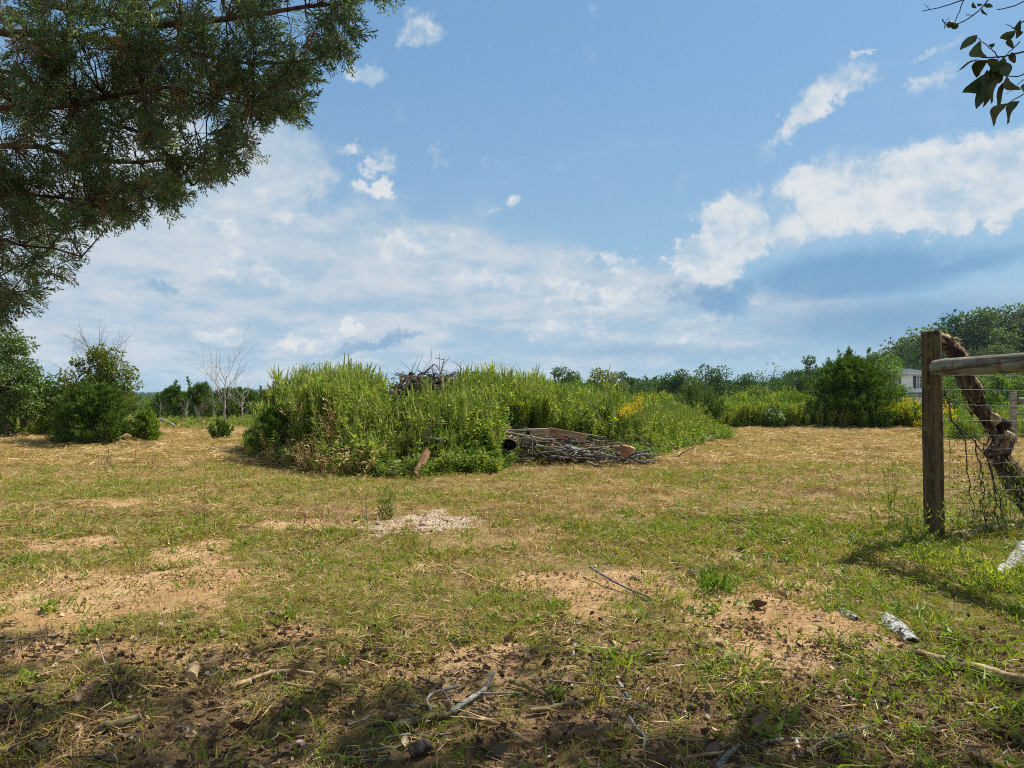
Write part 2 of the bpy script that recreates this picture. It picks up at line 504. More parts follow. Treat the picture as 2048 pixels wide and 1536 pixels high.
M_cedar_near = leaf_mat('cedar_near', [(0.045, 0.105, 0.070), (0.08, 0.155, 0.08), (0.17, 0.23, 0.075), (0.20, 0.14, 0.06)], 0.48, (1.1, 1.2, 0.7), 0.03)
M_cedar = leaf_mat('cedar', [(0.040, 0.085, 0.014), (0.065, 0.125, 0.020), (0.11, 0.175, 0.028)], 0.25, (1.15, 1.2, 0.5), 0.012)
M_cedar_lime = leaf_mat('cedar_lime', [(0.095, 0.165, 0.016), (0.15, 0.24, 0.024), (0.21, 0.29, 0.04)], 0.32, gloss=0.012)
M_oak = leaf_mat('oak', [(0.045, 0.090, 0.016), (0.065, 0.125, 0.022), (0.105, 0.165, 0.028), (0.13, 0.14, 0.03)], 0.3, gloss=0.02, big=(0.7, (0.075, 0.115, 0.02), 0.5))
M_oak_far = leaf_mat('oak_far', [(0.032, 0.075, 0.020), (0.050, 0.105, 0.026), (0.075, 0.13, 0.028)], 0.22, gloss=0.01)
M_autumn = leaf_mat('autumn', [(0.06, 0.10, 0.016), (0.11, 0.155, 0.022), (0.17, 0.16, 0.025), (0.08, 0.12, 0.018)], 0.35, gloss=0.02)
M_weed = leaf_mat('weed', [(0.11, 0.19, 0.018), (0.20, 0.30, 0.030), (0.33, 0.42, 0.06), (0.15, 0.21, 0.028)], 0.45, (1.15, 1.15, 0.4), 0.012, big=(0.6, (0.32, 0.33, 0.06), 0.6))
M_spike = leaf_mat('spike', [(0.26, 0.32, 0.07), (0.34, 0.40, 0.10), (0.42, 0.45, 0.14)], 0.3, gloss=0.01)
M_weed_dark = leaf_mat('weed_dark', [(0.065, 0.125, 0.016), (0.10, 0.175, 0.022), (0.14, 0.22, 0.028)], 0.35, gloss=0.015)
M_straw = leaf_mat('straw', [(0.34, 0.23, 0.095), (0.48, 0.34, 0.145), (0.58, 0.43, 0.20), (0.27, 0.17, 0.065)], 0.25, (1.0, 0.95, 0.8), 0.02)
M_straw_dark = leaf_mat('straw_dark', [(0.15, 0.09, 0.04), (0.25, 0.16, 0.07), (0.36, 0.24, 0.11)], 0.15, (1.0, 0.9, 0.8), 0.02)
M_grass = leaf_mat('grass_green', [(0.14, 0.165, 0.024), (0.21, 0.225, 0.035), (0.30, 0.28, 0.055), (0.36, 0.30, 0.09)], 0.38, (1.15, 1.1, 0.45), 0.02)
M_grass_lush = leaf_mat('grass_lush', [(0.09, 0.15, 0.016), (0.15, 0.22, 0.024), (0.22, 0.29, 0.036)], 0.42, (1.15, 1.15, 0.35), 0.02)
M_grass_olive = leaf_mat('grass_olive', [(0.20, 0.165, 0.038), (0.30, 0.24, 0.065), (0.40, 0.31, 0.10), (0.20, 0.20, 0.04)], 0.3, (1.05, 1.05, 0.6), 0.02)
M_gold = leaf_mat('goldenrod', [(0.60, 0.42, 0.01), (0.72, 0.52, 0.015), (0.45, 0.36, 0.02)], 0.3, (1, 1, 0.6), 0.01)
M_white_fl = leaf_mat('white_flower', [(0.6, 0.6, 0.55), (0.7, 0.7, 0.65)], 0.3, (1, 1, 1))
M_dead_leaf = leaf_mat('dead_leaf', [(0.055, 0.032, 0.022), (0.10, 0.06, 0.035), (0.18, 0.115, 0.07), (0.035, 0.024, 0.018)], 0.12, (1.1, 0.9, 0.7), 0.03)
M_tan_leaf = leaf_mat('tan_leaf', [(0.28, 0.19, 0.11), (0.40, 0.30, 0.19), (0.20, 0.12, 0.07)], 0.15, (1.0, 0.9, 0.8), 0.03)
M_persimmon = leaf_mat('persimmon_leaf', [(0.035, 0.055, 0.012), (0.06, 0.085, 0.015), (0.09, 0.07, 0.02)], 0.22, (1.1, 1.1, 0.4), 0.035)
M_bark = bark_mat('bark', (0.06, 0.045, 0.035), (0.15, 0.115, 0.09))
M_bark_red = bark_mat('cedar_bark', (0.05, 0.032, 0.025), (0.16, 0.10, 0.07), 14, (1, 1, 0.3))
M_bark_grey = bark_mat('grey_dead_wood', (0.22, 0.20, 0.18), (0.42, 0.40, 0.37))
M_stick = bark_mat('stick', (0.10, 0.075, 0.055), (0.26, 0.21, 0.16), 30)
M_stick_grey = bark_mat('stick_grey', (0.07, 0.068, 0.06), (0.20, 0.195, 0.17), 40, (1, 1, 1), c3=(0.25, 0.27, 0.24))
M_stick_dark = bark_mat('stick_dark', (0.035, 0.028, 0.024), (0.10, 0.08, 0.065), 30)

# ------------------------------------------------------------------ ground
def ell(x, y, px, py, rx, ry, seed=0, soft=0.35, k=1.0):
    """ragged ellipse given in photograph pixels, turned into metres on the ground"""
    gx, gy = gpt(px, py)
    wx = rx / FPX * gy
    wy = abs(gpt(px, py - ry)[1] - gpt(px, py + ry)[1]) / 2
    q = np.sqrt(((x - gx) / wx) ** 2 + ((y - gy) / wy) ** 2) + (fbm(x * 2.6, y * 2.6, 40 + seed, 5) - 0.5) * 2.2 * k + (fbm(x * 14, y * 14, 60 + seed, 3) - 0.5) * 0.9
    return 1 - sstep(0.95 - soft, 1.05 + soft, q)
BARE = [(250, 1185, 260, 30), (60, 1235, 130, 26), (20, 1190, 120, 20), (370, 1105, 90, 22), (130, 1082, 110, 14), (420, 1150, 120, 18), (600, 1265, 110, 14), (980, 1325, 120, 34), (760, 1345, 90, 16),
        (1290, 1175, 150, 42), (1450, 1205, 200, 60), (1545, 1275, 160, 66), (1180, 1180, 90, 18), (1100, 1160, 60, 14), (220, 1300, 240, 22), (420, 1330, 90, 15), (600, 1050, 110, 10), (1130, 1430, 150, 26), (560, 1045, 90, 8), (190, 1005, 80, 10)]
def zones(x, y):
    bare = np.zeros_like(x)
    for i, (a, b, c, d) in enumerate(BARE):
        bare = np.maximum(bare, ell(x, y, a, b, c, d, i))
    bare = np.maximum(bare, 0.75 * sstep(0.60, 0.72, fbm(x * 1.7, y * 1.7, 71, 4)) * (1 - sstep(4, 8, y)))
    pale = np.maximum(ell(x, y, 845, 1045, 108, 24, 60, 0.25, 0.45), ell(x, y, 560, 1046, 70, 7, 61) * 0.3)
    px = CX + FPX * x / np.maximum(y, 0.5)
    g = fbm(x * 0.8 + 3, y * 0.8, 21, 4)
    green = sstep(0.42, 0.68, g + 0.30 * sstep(1000, 1900, px) * (1 - sstep(6, 13, y)) + 0.10 * (1 - sstep(5, 9, y)) - 0.16 * sstep(9, 13, y))
    green = np.maximum(green, 0.9 * sstep(0.55, 0.68, fbm(x * 0.45, y * 0.9, 33, 3)) * sstep(11, 14, y))
    return bare, green, pale

ys = np.concatenate([np.arange(-6, 0.8, 0.35), np.arange(0.8, 7.5, 0.045), np.arange(7.5, 24, 0.12), np.geomspace(24, 4200, 110)])
xs_n = np.concatenate([-np.geomspace(9, 4200, 60)[::-1], np.arange(-8.9, -5, 0.2), np.arange(-5, 5, 0.05), np.arange(5, 9, 0.2), np.geomspace(9, 4200, 60)])
ys = np.concatenate([-np.geomspace(6.5, 3000, 20)[::-1], ys])
GX, GY = np.meshgrid(xs_n, ys)
GZ = height(GX, GY)
nx, ny = len(xs_n), len(ys)
mb = MB()
i = (np.arange(ny - 1)[:, None] * nx + np.arange(nx - 1)[None, :]).ravel()
mb.add(np.stack([GX, GY, GZ], -1).reshape(-1, 3), np.stack([i, i + 1, i + nx + 1, i + nx], 1))

def ground_material():
    m, N, o = new_mat('ground')
    at_ = N.n('ShaderNodeAttribute', attribute_name='zone')
    sp = N.n('ShaderNodeSeparateColor'); N.l(at_.outputs['Color'], sp.inputs[0])
    geo = N.n('ShaderNodeNewGeometry'); P = geo.outputs['Position']
    n1 = N.noise(P, 2.2, 6, 0.65).outputs['Fac']; n2 = N.noise(P, 24, 6, 0.7).outputs['Fac']; n3 = N.noise(P, 110, 4, 0.7).outputs['Fac']
    mp = N.n('ShaderNodeMapping'); mp.inputs['Scale'].default_value = (1.0, 3.2, 1.0); mp.inputs['Rotation'].default_value = (0, 0, 0.2); N.l(P, mp.inputs[0])
    n4 = N.noise(mp.outputs[0], 9, 7, 0.7, 0.6).outputs['Fac']
    soil = N.mix(N.mr(n1, 0.40, 0.62), (0.36, 0.22, 0.10), (0.49, 0.35, 0.19))
    soil = N.mix(N.mr(n2, 0.34, 0.66), N.mix(0.55, soil, (0.20, 0.12, 0.06)), soil)
    soil = N.mix(N.mr(n4, 0.52, 0.66, 0, 0.6), soil, (0.24, 0.17, 0.08))
    thatch = N.mix(N.mr(n4, 0.36, 0.64), (0.085, 0.056, 0.026), (0.28, 0.185, 0.085))
    thatch = N.mix(N.mr(n3, 0.35, 0.7, 0, 0.5), thatch, (0.42, 0.31, 0.15))
    grn = N.mix(N.mr(n2, 0.35, 0.65), (0.065, 0.062, 0.018), (0.155, 0.145, 0.04))
    col = N.mix(N.m('MULTIPLY', sp.outputs[1], N.mr(n2, 0.3, 0.62, 0.25, 0.85)), thatch, grn)
    bf = N.mr(N.m('ADD', sp.outputs[0], N.m('MULTIPLY', N.m('SUBTRACT', n2, 0.5), 0.9)), 0.30, 0.72)
    col = N.mix(bf, col, soil)
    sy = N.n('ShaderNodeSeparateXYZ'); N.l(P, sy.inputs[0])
    litter_shade = N.m('MULTIPLY', N.mr(N.m('ADD', sy.outputs[1], N.m('MULTIPLY', n1, 1.6)), 4.5, 3.3), N.mr(n2, 0.3, 0.6, 0.45, 0.9))  # near ground darkened: tree shade painted into the colour, along with leaf-litter brown
    col = N.mix(litter_shade, col, N.mix(n2, (0.05, 0.032, 0.02), (0.17, 0.105, 0.06)))
    pale = N.mix(N.mr(n4, 0.40, 0.60), (0.27, 0.19, 0.12), (0.47, 0.40, 0.32))
    col = N.mix(N.mr(N.m('ADD', sp.outputs[2], N.m('MULTIPLY', N.m('SUBTRACT', n2, 0.5), 0.7)), 0.35, 0.6), col, pale)
    p = N.n('ShaderNodeBsdfPrincipled'); N.l(col, p.inputs['Base Color']); p.inputs['Roughness'].default_value = 0.95; p.inputs['Specular IOR Level'].default_value = 0.1
    hsum = N.m('ADD', N.m('MULTIPLY', n2, 0.7), N.m('ADD', N.m('MULTIPLY', n3, 0.3), N.m('MULTIPLY', n4, 0.6)))
    bp = N.n('ShaderNodeBump'); bp.inputs['Strength'].default_value = 0.9; bp.inputs['Distance'].default_value = 0.03
    N.l(hsum, bp.inputs['Height']); N.l(bp.outputs[0], p.inputs['Normal']); N.l(p.outputs[0], o.inputs[0])
    return m
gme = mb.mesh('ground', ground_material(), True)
b_, g_, p_ = zones(GX.ravel(), GY.ravel())
ca = gme.color_attributes.new('zone', 'FLOAT_COLOR', 'POINT')
ca.data.foreach_set('color', np.stack([b_, g_, p_, np.ones_like(b_)], 1).ravel())
ground = tag(link('ground', gme), kind='structure')

# ------------------------------------------------------------------ grass and litter sources
def clump(n, rad, lo, hi, w, mats, up=1.0, bend=(0.1, 0.6), mi=0, mb=None):
    mb = mb or MB()
    a = rng.random(n) * 6.283; r = rad * np.sqrt(rng.random(n))
    P = np.stack([r * np.cos(a), r * np.sin(a), np.full(n, -0.01)], 1)
    D = np.stack([np.cos(a) * 0.5 + rng.normal(size=n) * 0.3, np.sin(a) * 0.5 + rng.normal(size=n) * 0.3, np.full(n, up)], 1)
    L = lo + (hi - lo) * rng.random(n)
    mb.blades(P, D, L, w * (0.7 + 0.6 * rng.random(n)), bend[0] + (bend[1] - bend[0]) * rng.random(n), mi)
    return mb
def litter(n, rad, lo, hi, w, mi=0, mb=None, zh=0.03):
    mb = mb or MB()
    a = rng.random(n) * 6.283; r = rad * np.sqrt(rng.random(n))
    P = np.stack([r * np.cos(a), r * np.sin(a), 0.004 + zh * rng.random(n)], 1)
    t = rng.random(n) * 6.283
    D = np.stack([np.cos(t), np.sin(t), rng.normal(size=n) * 0.12], 1)
    L = lo + (hi - lo) * rng.random(n)
    mb.leaves(P - D * L[:, None] / 2, D, np.tile([0, 0, 1.0], (n, 1)) + rng.normal(size=(n, 3)) * 0.4, L, w * (0.6 + 0.8 * rng.random(n)), mi, 0.03, 0.5)
    return mb
def rosette(n, L, w, mi=0, mb=None, z=0.3):
    mb = mb or MB()
    a = rng.random(n) * 6.283
    D = np.stack([np.cos(a), np.sin(a), z + 0.5 * rng.random(n)], 1)
    P = rng.normal(size=(n, 3)) * L * 0.25; P[:, 2] = np.abs(P[:, 2]) * 1.5
    mb.leaves(P, D, np.tile([0, 0, 1.0], (n, 1)) + rng.normal(size=(n, 3)) * 0.3, L * (0.6 + 0.6 * rng.random(n)), w * (0.7 + 0.6 * rng.random(n)), mi, -0.08)
    return mb
S = []
S.append(source('s_green_a', clump(20, 0.055, 0.03, 0.085, 0.0042, None), M_grass))               # 0
S.append(source('s_green_b', clump(14, 0.04, 0.05, 0.13, 0.0055, None), M_grass_lush))            # 1
S.append(source('s_olive', clump(22, 0.06, 0.02, 0.065, 0.0036, None), M_grass_olive))            # 2
S.append(source('s_stubble', clump(20, 0.06, 0.02, 0.07, 0.0036, None, bend=(0, 0.3)), M_straw))       # 3
S.append(source('s_litter', litter(24, 0.09, 0.03, 0.12, 0.0030), M_straw))                             # 4
S.append(source('s_litter_dark', litter(16, 0.09, 0.04, 0.13, 0.005), M_straw_dark))                    # 5
S.append(source('s_rosette', rosette(14, 0.035, 0.015), M_grass_lush))                                  # 6
S.append(source('s_stubble_dark', clump(10, 0.05, 0.03, 0.10, 0.0035, None, bend=(0, 0.2)), M_straw_dark))  # 7
S.append(source('s_far_straw', litter(16, 0.22, 0.12, 0.34, 0.009, 0, clump(38, 0.24, 0.04, 0.13, 0.008, None)), M_straw))          # 8
S.append(source('s_far_olive', clump(46, 0.24, 0.04, 0.13, 0.009, None), M_grass_olive))   # 9
S.append(source('s_far_green', clump(40, 0.22, 0.05, 0.16, 0.010, None), M_grass))         # 10
S.append(source('s_far_litter', litter(34, 0.26, 0.10, 0.34, 0.011, zh=0.08), M_straw))    # 11
S.append(source('s_far_dark', litter(30, 0.26, 0.08, 0.25, 0.012, zh=0.06), M_straw_dark)) # 12
def lf(n, L, w):
    mb = MB()
    for k in range(n):
        p = rng.normal(size=2) * 0.09; t = rng.random() * 6.28
        curl = 0.5 + rng.random(); l = L * (0.7 + 0.6 * rng.random()); u = np.linspace(-0.5, 0.5, 4); vv = np.linspace(-0.5, 0.5, 3)
        U, Vv = np.meshgrid(u, vv, indexing='ij'); wd = w * np.cos(U * 2.6) * l / L
        X = U * l; Y = Vv * wd; Z = curl * (Vv ** 2) * w * 2.2 + 0.35 * curl * U ** 2 * l + 0.01 + 0.02 * rng.random()
        ti = rng.normal() * 0.5
        Y2 = Y * math.cos(ti) - Z * math.sin(ti); Z2 = Y * math.sin(ti) + Z * math.cos(ti)
        VV = np.stack([X * math.cos(t) - Y2 * math.sin(t) + p[0], X * math.sin(t) + Y2 * math.cos(t) + p[1], np.abs(Z2)], -1).reshape(-1, 3)
        F = [[a * 3 + b, a * 3 + b + 1, a * 3 + b + 4, a * 3 + b + 3] for a in range(3) for b in range(2)]
        mb.add(VV, F)
    return mb
S.append(source('s_leaf_small', lf(7, 0.045, 0.026), M_dead_leaf))      # 13
S.append(source('s_leaf_tan', lf(4, 0.045, 0.024), M_tan_leaf))        # 14

def twigs_src(n):
    mb = MB()
    for k in range(n):
        p = np.array([rng.normal() * 0.07, rng.normal() * 0.07, 0.012 + 0.02 * rng.random()]); a = rng.random() * 6.28; l = 0.03 + 0.09 * rng.random()
        d = np.array([math.cos(a), math.sin(a), rng.normal() * 0.25]) * l
        mb.tube(np.array([p - d / 2, p + rng.normal(size=3) * 0.006, p + d / 2]), np.array([0.0028, 0.0022, 0.0012]) * (0.6 + rng.random()), 4, caps=False)
    return mb
S.append(source('s_twigs_a', twigs_src(9), M_stick_dark))      # 15
S.append(source('s_twigs_b', twigs_src(6), M_stick))           # 16
def field_points(y0, y1, dens, spread=0.78, extra=0.6):
    area = (y1 * y1 - y0 * y0) * spread + 2 * extra * (y1 - y0)
    n = int(area * dens)
    y = np.sqrt(y0 * y0 + (y1 * y1 - y0 * y0) * rng.random(n))
    x = (rng.random(n) * 2 - 1) * (y * spread + extra)
    return x, y
def pack(x, y, idx, s, tilt=0.12, dz=0.0):
    n = len(x)
    P = np.stack([x, y, height(x, y) + dz], 1)
    rot = np.stack([rng.normal(size=n) * tilt, rng.normal(size=n) * tilt, rng.random(n) * 6.283], 1)
    return P, rot, s, idx
def on_mound(x, y):
    px = CX + FPX * x / y
    return (px > 500) & (px < 1460) & (y > frontd(px) + 0.3) & (y < backd(px))

def near_field():
    out = []
    x, y = field_points(1.25, 4.6, 520)
    x2, y2 = field_points(4.6, 12.6, 200)
    x = np.concatenate([x, x2]); y = np.concatenate([y, y2]); n = len(x)
    b, g, p = zones(x, y)
    r = rng.random(n); keep = rng.random(n) > (b * 0.80 + p * 0.90)
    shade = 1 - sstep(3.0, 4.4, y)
    idx = np.where(r < g * 0.42, 0, np.where(r < g * 0.52 + 0.03, 1, np.where(r < 0.50 + 0.1 * g, 2, np.where(r < 0.77, 3, np.where(r < 0.77 + np.where(y < 8, 0.08, 0.14), 4, np.where(r < 0.93, 5, np.where(r < 0.97, 7, 6)))))))
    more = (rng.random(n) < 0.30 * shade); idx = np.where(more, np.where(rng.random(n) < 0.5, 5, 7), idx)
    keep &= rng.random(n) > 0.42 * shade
    s = (0.75 + 0.65 * rng.random(n)) * np.where(y > 4.6, 1.15, 0.78) * (0.45 + 1.1 * fbm(x * 1.9, y * 1.9, 88, 3))
    # mown swathes: long straw lying in loose rows across the view
    row = sstep(0.55, 0.7, fbm(x * 0.25, y * 1.6, 50, 3)) * sstep(5.5, 8, y)
    idx = np.where((row > 0.4) & (rng.random(n) < 0.6), np.where(rng.random(n) < 0.7, 4, 5), idx)
    P, rot, s, idx = pack(x, y, idx, s)
    return P[keep], rot[keep], s[keep], idx[keep]
P, rot, s, idx = near_field()
# thicker tufts towards the fence, weeds creeping into the leaf drift
x, y = field_points(1.4, 7.5, 150); px_ = CX + FPX * x / y
k = rng.random(len(x)) < 0.75 * sstep(1050, 1750, px_) * (0.25 + 0.75 * sstep(2.2, 3.6, y)) * sstep(0.36, 0.55, fbm(x * 1.6, y * 1.6, 92, 3)) + 0.05
k &= rng.random(len(x)) > zones(x, y)[0] * 0.9
x, y = x[k], y[k]; q_ = rng.random(len(x))
P2, r2, s2, i2 = pack(x, y, np.where(q_ < 0.45, 1, np.where(q_ < 0.75, 0, 6)), 0.9 + 0.8 * rng.random(len(x)))
P = np.vstack([P, P2]); rot = np.vstack([rot, r2]); s = np.concatenate([s, s2]); idx = np.concatenate([idx, i2])
scatter('grass', S, P, rot, s, idx, label='short mown grass and straw stubble over the near field', cat='grass')

x, y = field_points(12.6, 34, 26, 0.80, 1)
b, g, p = zones(x, y); r = rng.random(len(x))
idx = np.where(r < g * 0.35, 10, np.where(r < 0.32, 9, np.where(r < 0.70, 8, np.where(r < 0.93, 11, 12))))
s = 0.8 + 0.6 * rng.random(len(x)); keep = ~on_mound(x, y)
P, rot, s, idx = pack(x, y, idx, s)
scatter('mown_hay', S, P[keep], rot[keep], s[keep], idx[keep], label='dry mown hay stubble across the far field', cat='hay')

# crumbs of clay and grit lying on the bare earth
M_crumb = leaf_mat('clay_crumb', [(0.22, 0.12, 0.055), (0.36, 0.22, 0.11), (0.48, 0.34, 0.19), (0.16, 0.10, 0.06)], 0.0, gloss=0.01)
def crumb_src(n, r0):
    mb = MB()
    for k in range(n):
        p = np.array([rng.normal() * 0.07, rng.normal() * 0.07, 0.0]); q = r0 * (0.4 + 1.2 * rng.random() ** 2)
        V = unit(6) * q * (0.7 + 0.5 * rng.random((6, 1))); V = np.array([[q, 0, 0], [0, q, 0], [-q, 0, 0], [0, -q, 0], [0, 0, q * 0.8], [0, 0, -q]]) + rng.normal(size=(6, 3)) * q * 0.25
        mb.add(V + p, [[0, 1, 4], [1, 2, 4], [2, 3, 4], [3, 0, 4], [1, 0, 5], [2, 1, 5], [3, 2, 5], [0, 3, 5]])
    return mb
CR = [source('s_crumb_%d' % k, crumb_src(14, 0.006 + 0.003 * k), M_crumb) for k in range(3)]
x, y = field_points(1.3, 8.0, 190)
b, g, p = zones(x, y); k = rng.random(len(x)) < np.maximum(b, p) * 0.9 + 0.04
x, y = x[k], y[k]
P, rot, s, idx = pack(x, y, rng.integers(0, 3, len(x)), 0.35 + 0.6 * rng.random(len(x)))
scatter('clay_crumbs', CR, P, rot, s, idx, label='crumbs of clay and grit on the bare patches', cat='grit')

# small broken leaves and chaff under the trees
x, y = field_points(1.25, 4.3, 110)
k = rng.random(len(x)) < (1 - sstep(2.9, 4.1, y)) * 0.9 + 0.025
x, y = x[k], y[k]
q_ = rng.random(len(x)); idx = np.where(q_ < 0.50, 13, np.where(q_ < 0.68, 14, np.where(q_ < 0.88, 15, 16)))
P, rot, s, idx = pack(x, y, idx, 0.38 + 0.42 * rng.random(len(x)), dz=0.004)
scatter('leaf_litter', S, P, rot, s, idx, label='crumbled brown leaf litter under the shade trees', cat='leaf litter')

# ------------------------------------------------------------------ plants and trees
def tuft(mb, P, D, L, w, mi=0, spread=0.35, k=3, fold=0.0):
    """feathery spray: k narrow leaves per point"""
    for j in range(k):
        mb.leaves(P, D + rng.normal(size=D.shape) * spread, unit(len(P)), L * (0.6 + 0.5 * rng.random(len(P))), w, mi, fold, 0.4)
def branching(mb, base, top, r0, n_limb, spread, rise, mi=0, sides=6, twigs=3, wob=0.03, start=0.25, g=None):
    """trunk with limbs; returns tips"""
    g = g or rng
    base = np.array(base, float); top = np.array(top, float); H = np.linalg.norm(top - base)
    tr = curve([base, (base + top) / 2 + g.normal(size=3) * H * 0.03 * np.array([1, 1, 0]), top], 9, wob * H * 0.2, g)
    mb.tube(tr, np.linspace(r0, r0 * 0.25, 9), sides, mi)
    tips = [top]
    for k in range(n_limb):
        f = start + (0.95 - start) * (k + g.random()) / n_limb
        p0 = np.array([np.interp(f, np.linspace(0, 1, 9), tr[:, q]) for q in range(3)])
        a = k * 2.4 + g.random(); l = spread * (1.1 - 0.6 * f) * (0.7 + 0.5 * g.random())
        d = np.array([math.cos(a), math.sin(a), rise * (0.6 + 0.8 * g.random())])
        e = p0 + d * l
        lim = curve([p0, p0 + d * l * 0.5 + np.array([0, 0, -0.06 * l]), e], 6, l * 0.03, g)
        rr = r0 * (1 - f * 0.75) * 0.45
        mb.tube(lim, np.linspace(rr, rr * 0.25, 6), 5, mi)
        tips.append(e)
        for t in range(twigs):
            q = lim[2 + t % 4]; dd = d + g.normal(size=3) * 0.6; e2 = q + dd * l * 0.45
            mb.tube(curve([q, (q + e2) / 2, e2], 4, l * 0.03, g), np.linspace(rr * 0.4, rr * 0.1, 4), 4, mi, caps=False)
            tips.append(e2)
    return np.array(tips)

def make_broadleaf(name, h, w, n, leaf, mat, trunk_mat=None, base_f=0.18, clumps=26, seed=1, loose=1.0, label=None, cat='tree', loc=(0, 0, 0), group=None, tilt=0.0):
    global rng
    keep = rng; rng = np.random.default_rng(seed)
    tm = MB()
    tips = branching(tm, (0, 0, -0.2), (tilt * h, 0, h * 0.88), max(0.03, 0.022 * h), 9, w * 0.42, 0.55, start=base_f, g=rng)
    cm = MB()
    # clumps filling an uneven crown
    u = unit(clumps); rad = rng.random(clumps) ** 0.45
    cz = h * (base_f + 1) / 2; hz_ = h * (1 - base_f) / 2
    Cc = np.stack([u[:, 0] * rad * w * 0.46, u[:, 1] * rad * w * 0.46, cz + u[:, 2] * rad * hz_ * 0.92], 1)
    Cc[:, 0] += tilt * (Cc[:, 2])
    lowf = (Cc[:, 2] - h * base_f) / (h * (1 - base_f)); Cc[:, :2] *= (1.12 - 0.55 * np.clip(lowf, 0, 1) ** 2)[:, None]
    rr = w * (0.12 + 0.10 * rng.random(clumps)) * loose
    Cc[:, 2] += h - (Cc[:, 2] + rr * 0.72).max() if h > 0 else 0
    zb = (Cc[:, 2] - rr * 0.72).min(); zw = h * base_f
    Cc[:, 2] = h - (h - Cc[:, 2]) * min(1.6, (h - zw) / max(0.1, h - zb))
    ex = np.abs(Cc[:, 0] - tilt * Cc[:, 2]) + rr; Cc[:, :2] *= np.clip(w * 0.5 / ex.max(), 0.8, 1.6)
    ci = rng.integers(0, clumps, n)
    d = unit(n); rad2 = rng.random(n) ** 0.35
    P = Cc[ci] + d * (rr[ci] * rad2)[:, None] * np.array([1.1, 1.1, 0.8])
    D = d + rng.normal(size=(n, 3)) * 0.6 + np.array([0, 0, -0.25])
    Nn = d * 0.8 + np.array([0, 0, 0.7]) + rng.normal(size=(n, 3)) * 0.5
    cm.leaves(P, D, Nn, leaf * (0.7 + 0.6 * rng.random(n)), leaf * 0.62, 0, 0.08)
    for c in range(0, clumps, 2):
        j = np.argmin(np.linalg.norm(tips - Cc[c], axis=1))
        tm.tube(curve([tips[j], (tips[j] + Cc[c]) / 2, Cc[c]], 4, 0.01 * h), np.linspace(0.004 * h, 0.0015 * h, 4), 4, caps=False)
    root = thing(name, label, cat, loc, 0, group)
    link('trunk', tm.mesh('trunk', trunk_mat or M_bark, True), root)
    tag(link('crown', cm.mesh('crown', mat), root), kind='stuff')
    rng = keep
    return root

def make_cedar(name, h, w, n, L, mat, seed=1, label=None, cat='tree', loc=(0, 0, 0), group=None, up=0.9, shape='ovoid', skirt=0.05, wild=0.12, leaders=6, wdt=0.16, spread=0.35):
    """juniper: many ascending limbs hidden by feathery sprays"""
    global rng
    keep = rng; rng = np.random.default_rng(seed)
    tm = MB(); cm = MB()
    tm.tube(curve([(0, 0, -0.2), (0.02 * h, 0, h * 0.5), (0, 0, h * 0.95)], 7), np.linspace(0.03 * h, 0.004 * h, 7), 6)
    nb = int(70 + n / 90)
    pos = []; dr = []
    for b in range(nb):
        f = skirt + (0.98 - skirt) * (b + rng.random()) / nb
        if shape == 'ovoid':
            rad = w / 2 * (1 - f) ** 0.55 * min(1, 0.62 + f * 1.8)
        elif shape == 'cone':
            rad = w / 2 * (1 - f) ** 0.85 * min(1, 0.75 + f * 1.2)
        else:   # dome
            rad = w / 2 * math.sqrt(max(0.02, 1 - f ** 2.2)) * min(1, 0.75 + f)
        rad *= 1 + wild * rng.normal()
        a = rng.random() * 6.283
        p0 = np.array([0, 0, f * h * 0.75]); e = np.array([math.cos(a) * rad, math.sin(a) * rad, f * h * 0.93 + rad * 0.12])
        m_ = (p0 + e) / 2 + np.array([0, 0, -0.05 * h * (1 - f)])
        lim = curve([p0, m_, e], 6)
        tm.tube(lim, np.linspace(0.008 * h, 0.002 * h, 6), 4, caps=False)
        k = max(4, n // nb)
        t = rng.random(k) ** 0.55
        q = np.stack([np.interp(t, np.linspace(0, 1, 6), lim[:, c]) for c in range(3)], 1)
        lim_d = (e - p0) / (np.linalg.norm(e - p0) + 1e-6)
        q += rng.normal(size=(k, 3)) * (0.035 * w + 0.02 * h) * (1.2 - t)[:, None]
        pos.append(q); dr.append(np.tile(lim_d * 0.8 + np.array([0, 0, up]), (k, 1)) + rng.normal(size=(k, 3)) * 0.35)
    for b in range(leaders):      # upright wispy leaders
        a = rng.random() * 6.283; r0 = w * 0.22 * math.sqrt(rng.random())
        b0 = np.array([math.cos(a) * r0, math.sin(a) * r0, h * (0.55 + 0.2 * rng.random())]); e = b0 + np.array([math.cos(a) * 0.08 * h, math.sin(a) * 0.08 * h, h * (0.22 + 0.16 * rng.random())])
        t = rng.random(40); q = b0 + (e - b0) * t[:, None] + rng.normal(size=(40, 3)) * 0.015 * h * (1.2 - t)[:, None]
        pos.append(q); dr.append(np.tile(e - b0, (40, 1)) / np.linalg.norm(e - b0) + rng.normal(size=(40, 3)) * 0.4)
    P = np.vstack(pos); D = np.vstack(dr)
    D /= np.linalg.norm(D, axis=1)[:, None]
    tuft(cm, P, D, L, L * wdt, 0, spread, 3)
    root = thing(name, label, cat, loc, 0, group)
    link('trunk', tm.mesh('trunk', M_bark_red, True), root)
    tag(link('crown', cm.mesh('crown', mat), root), kind='stuff')
    rng = keep
    return root

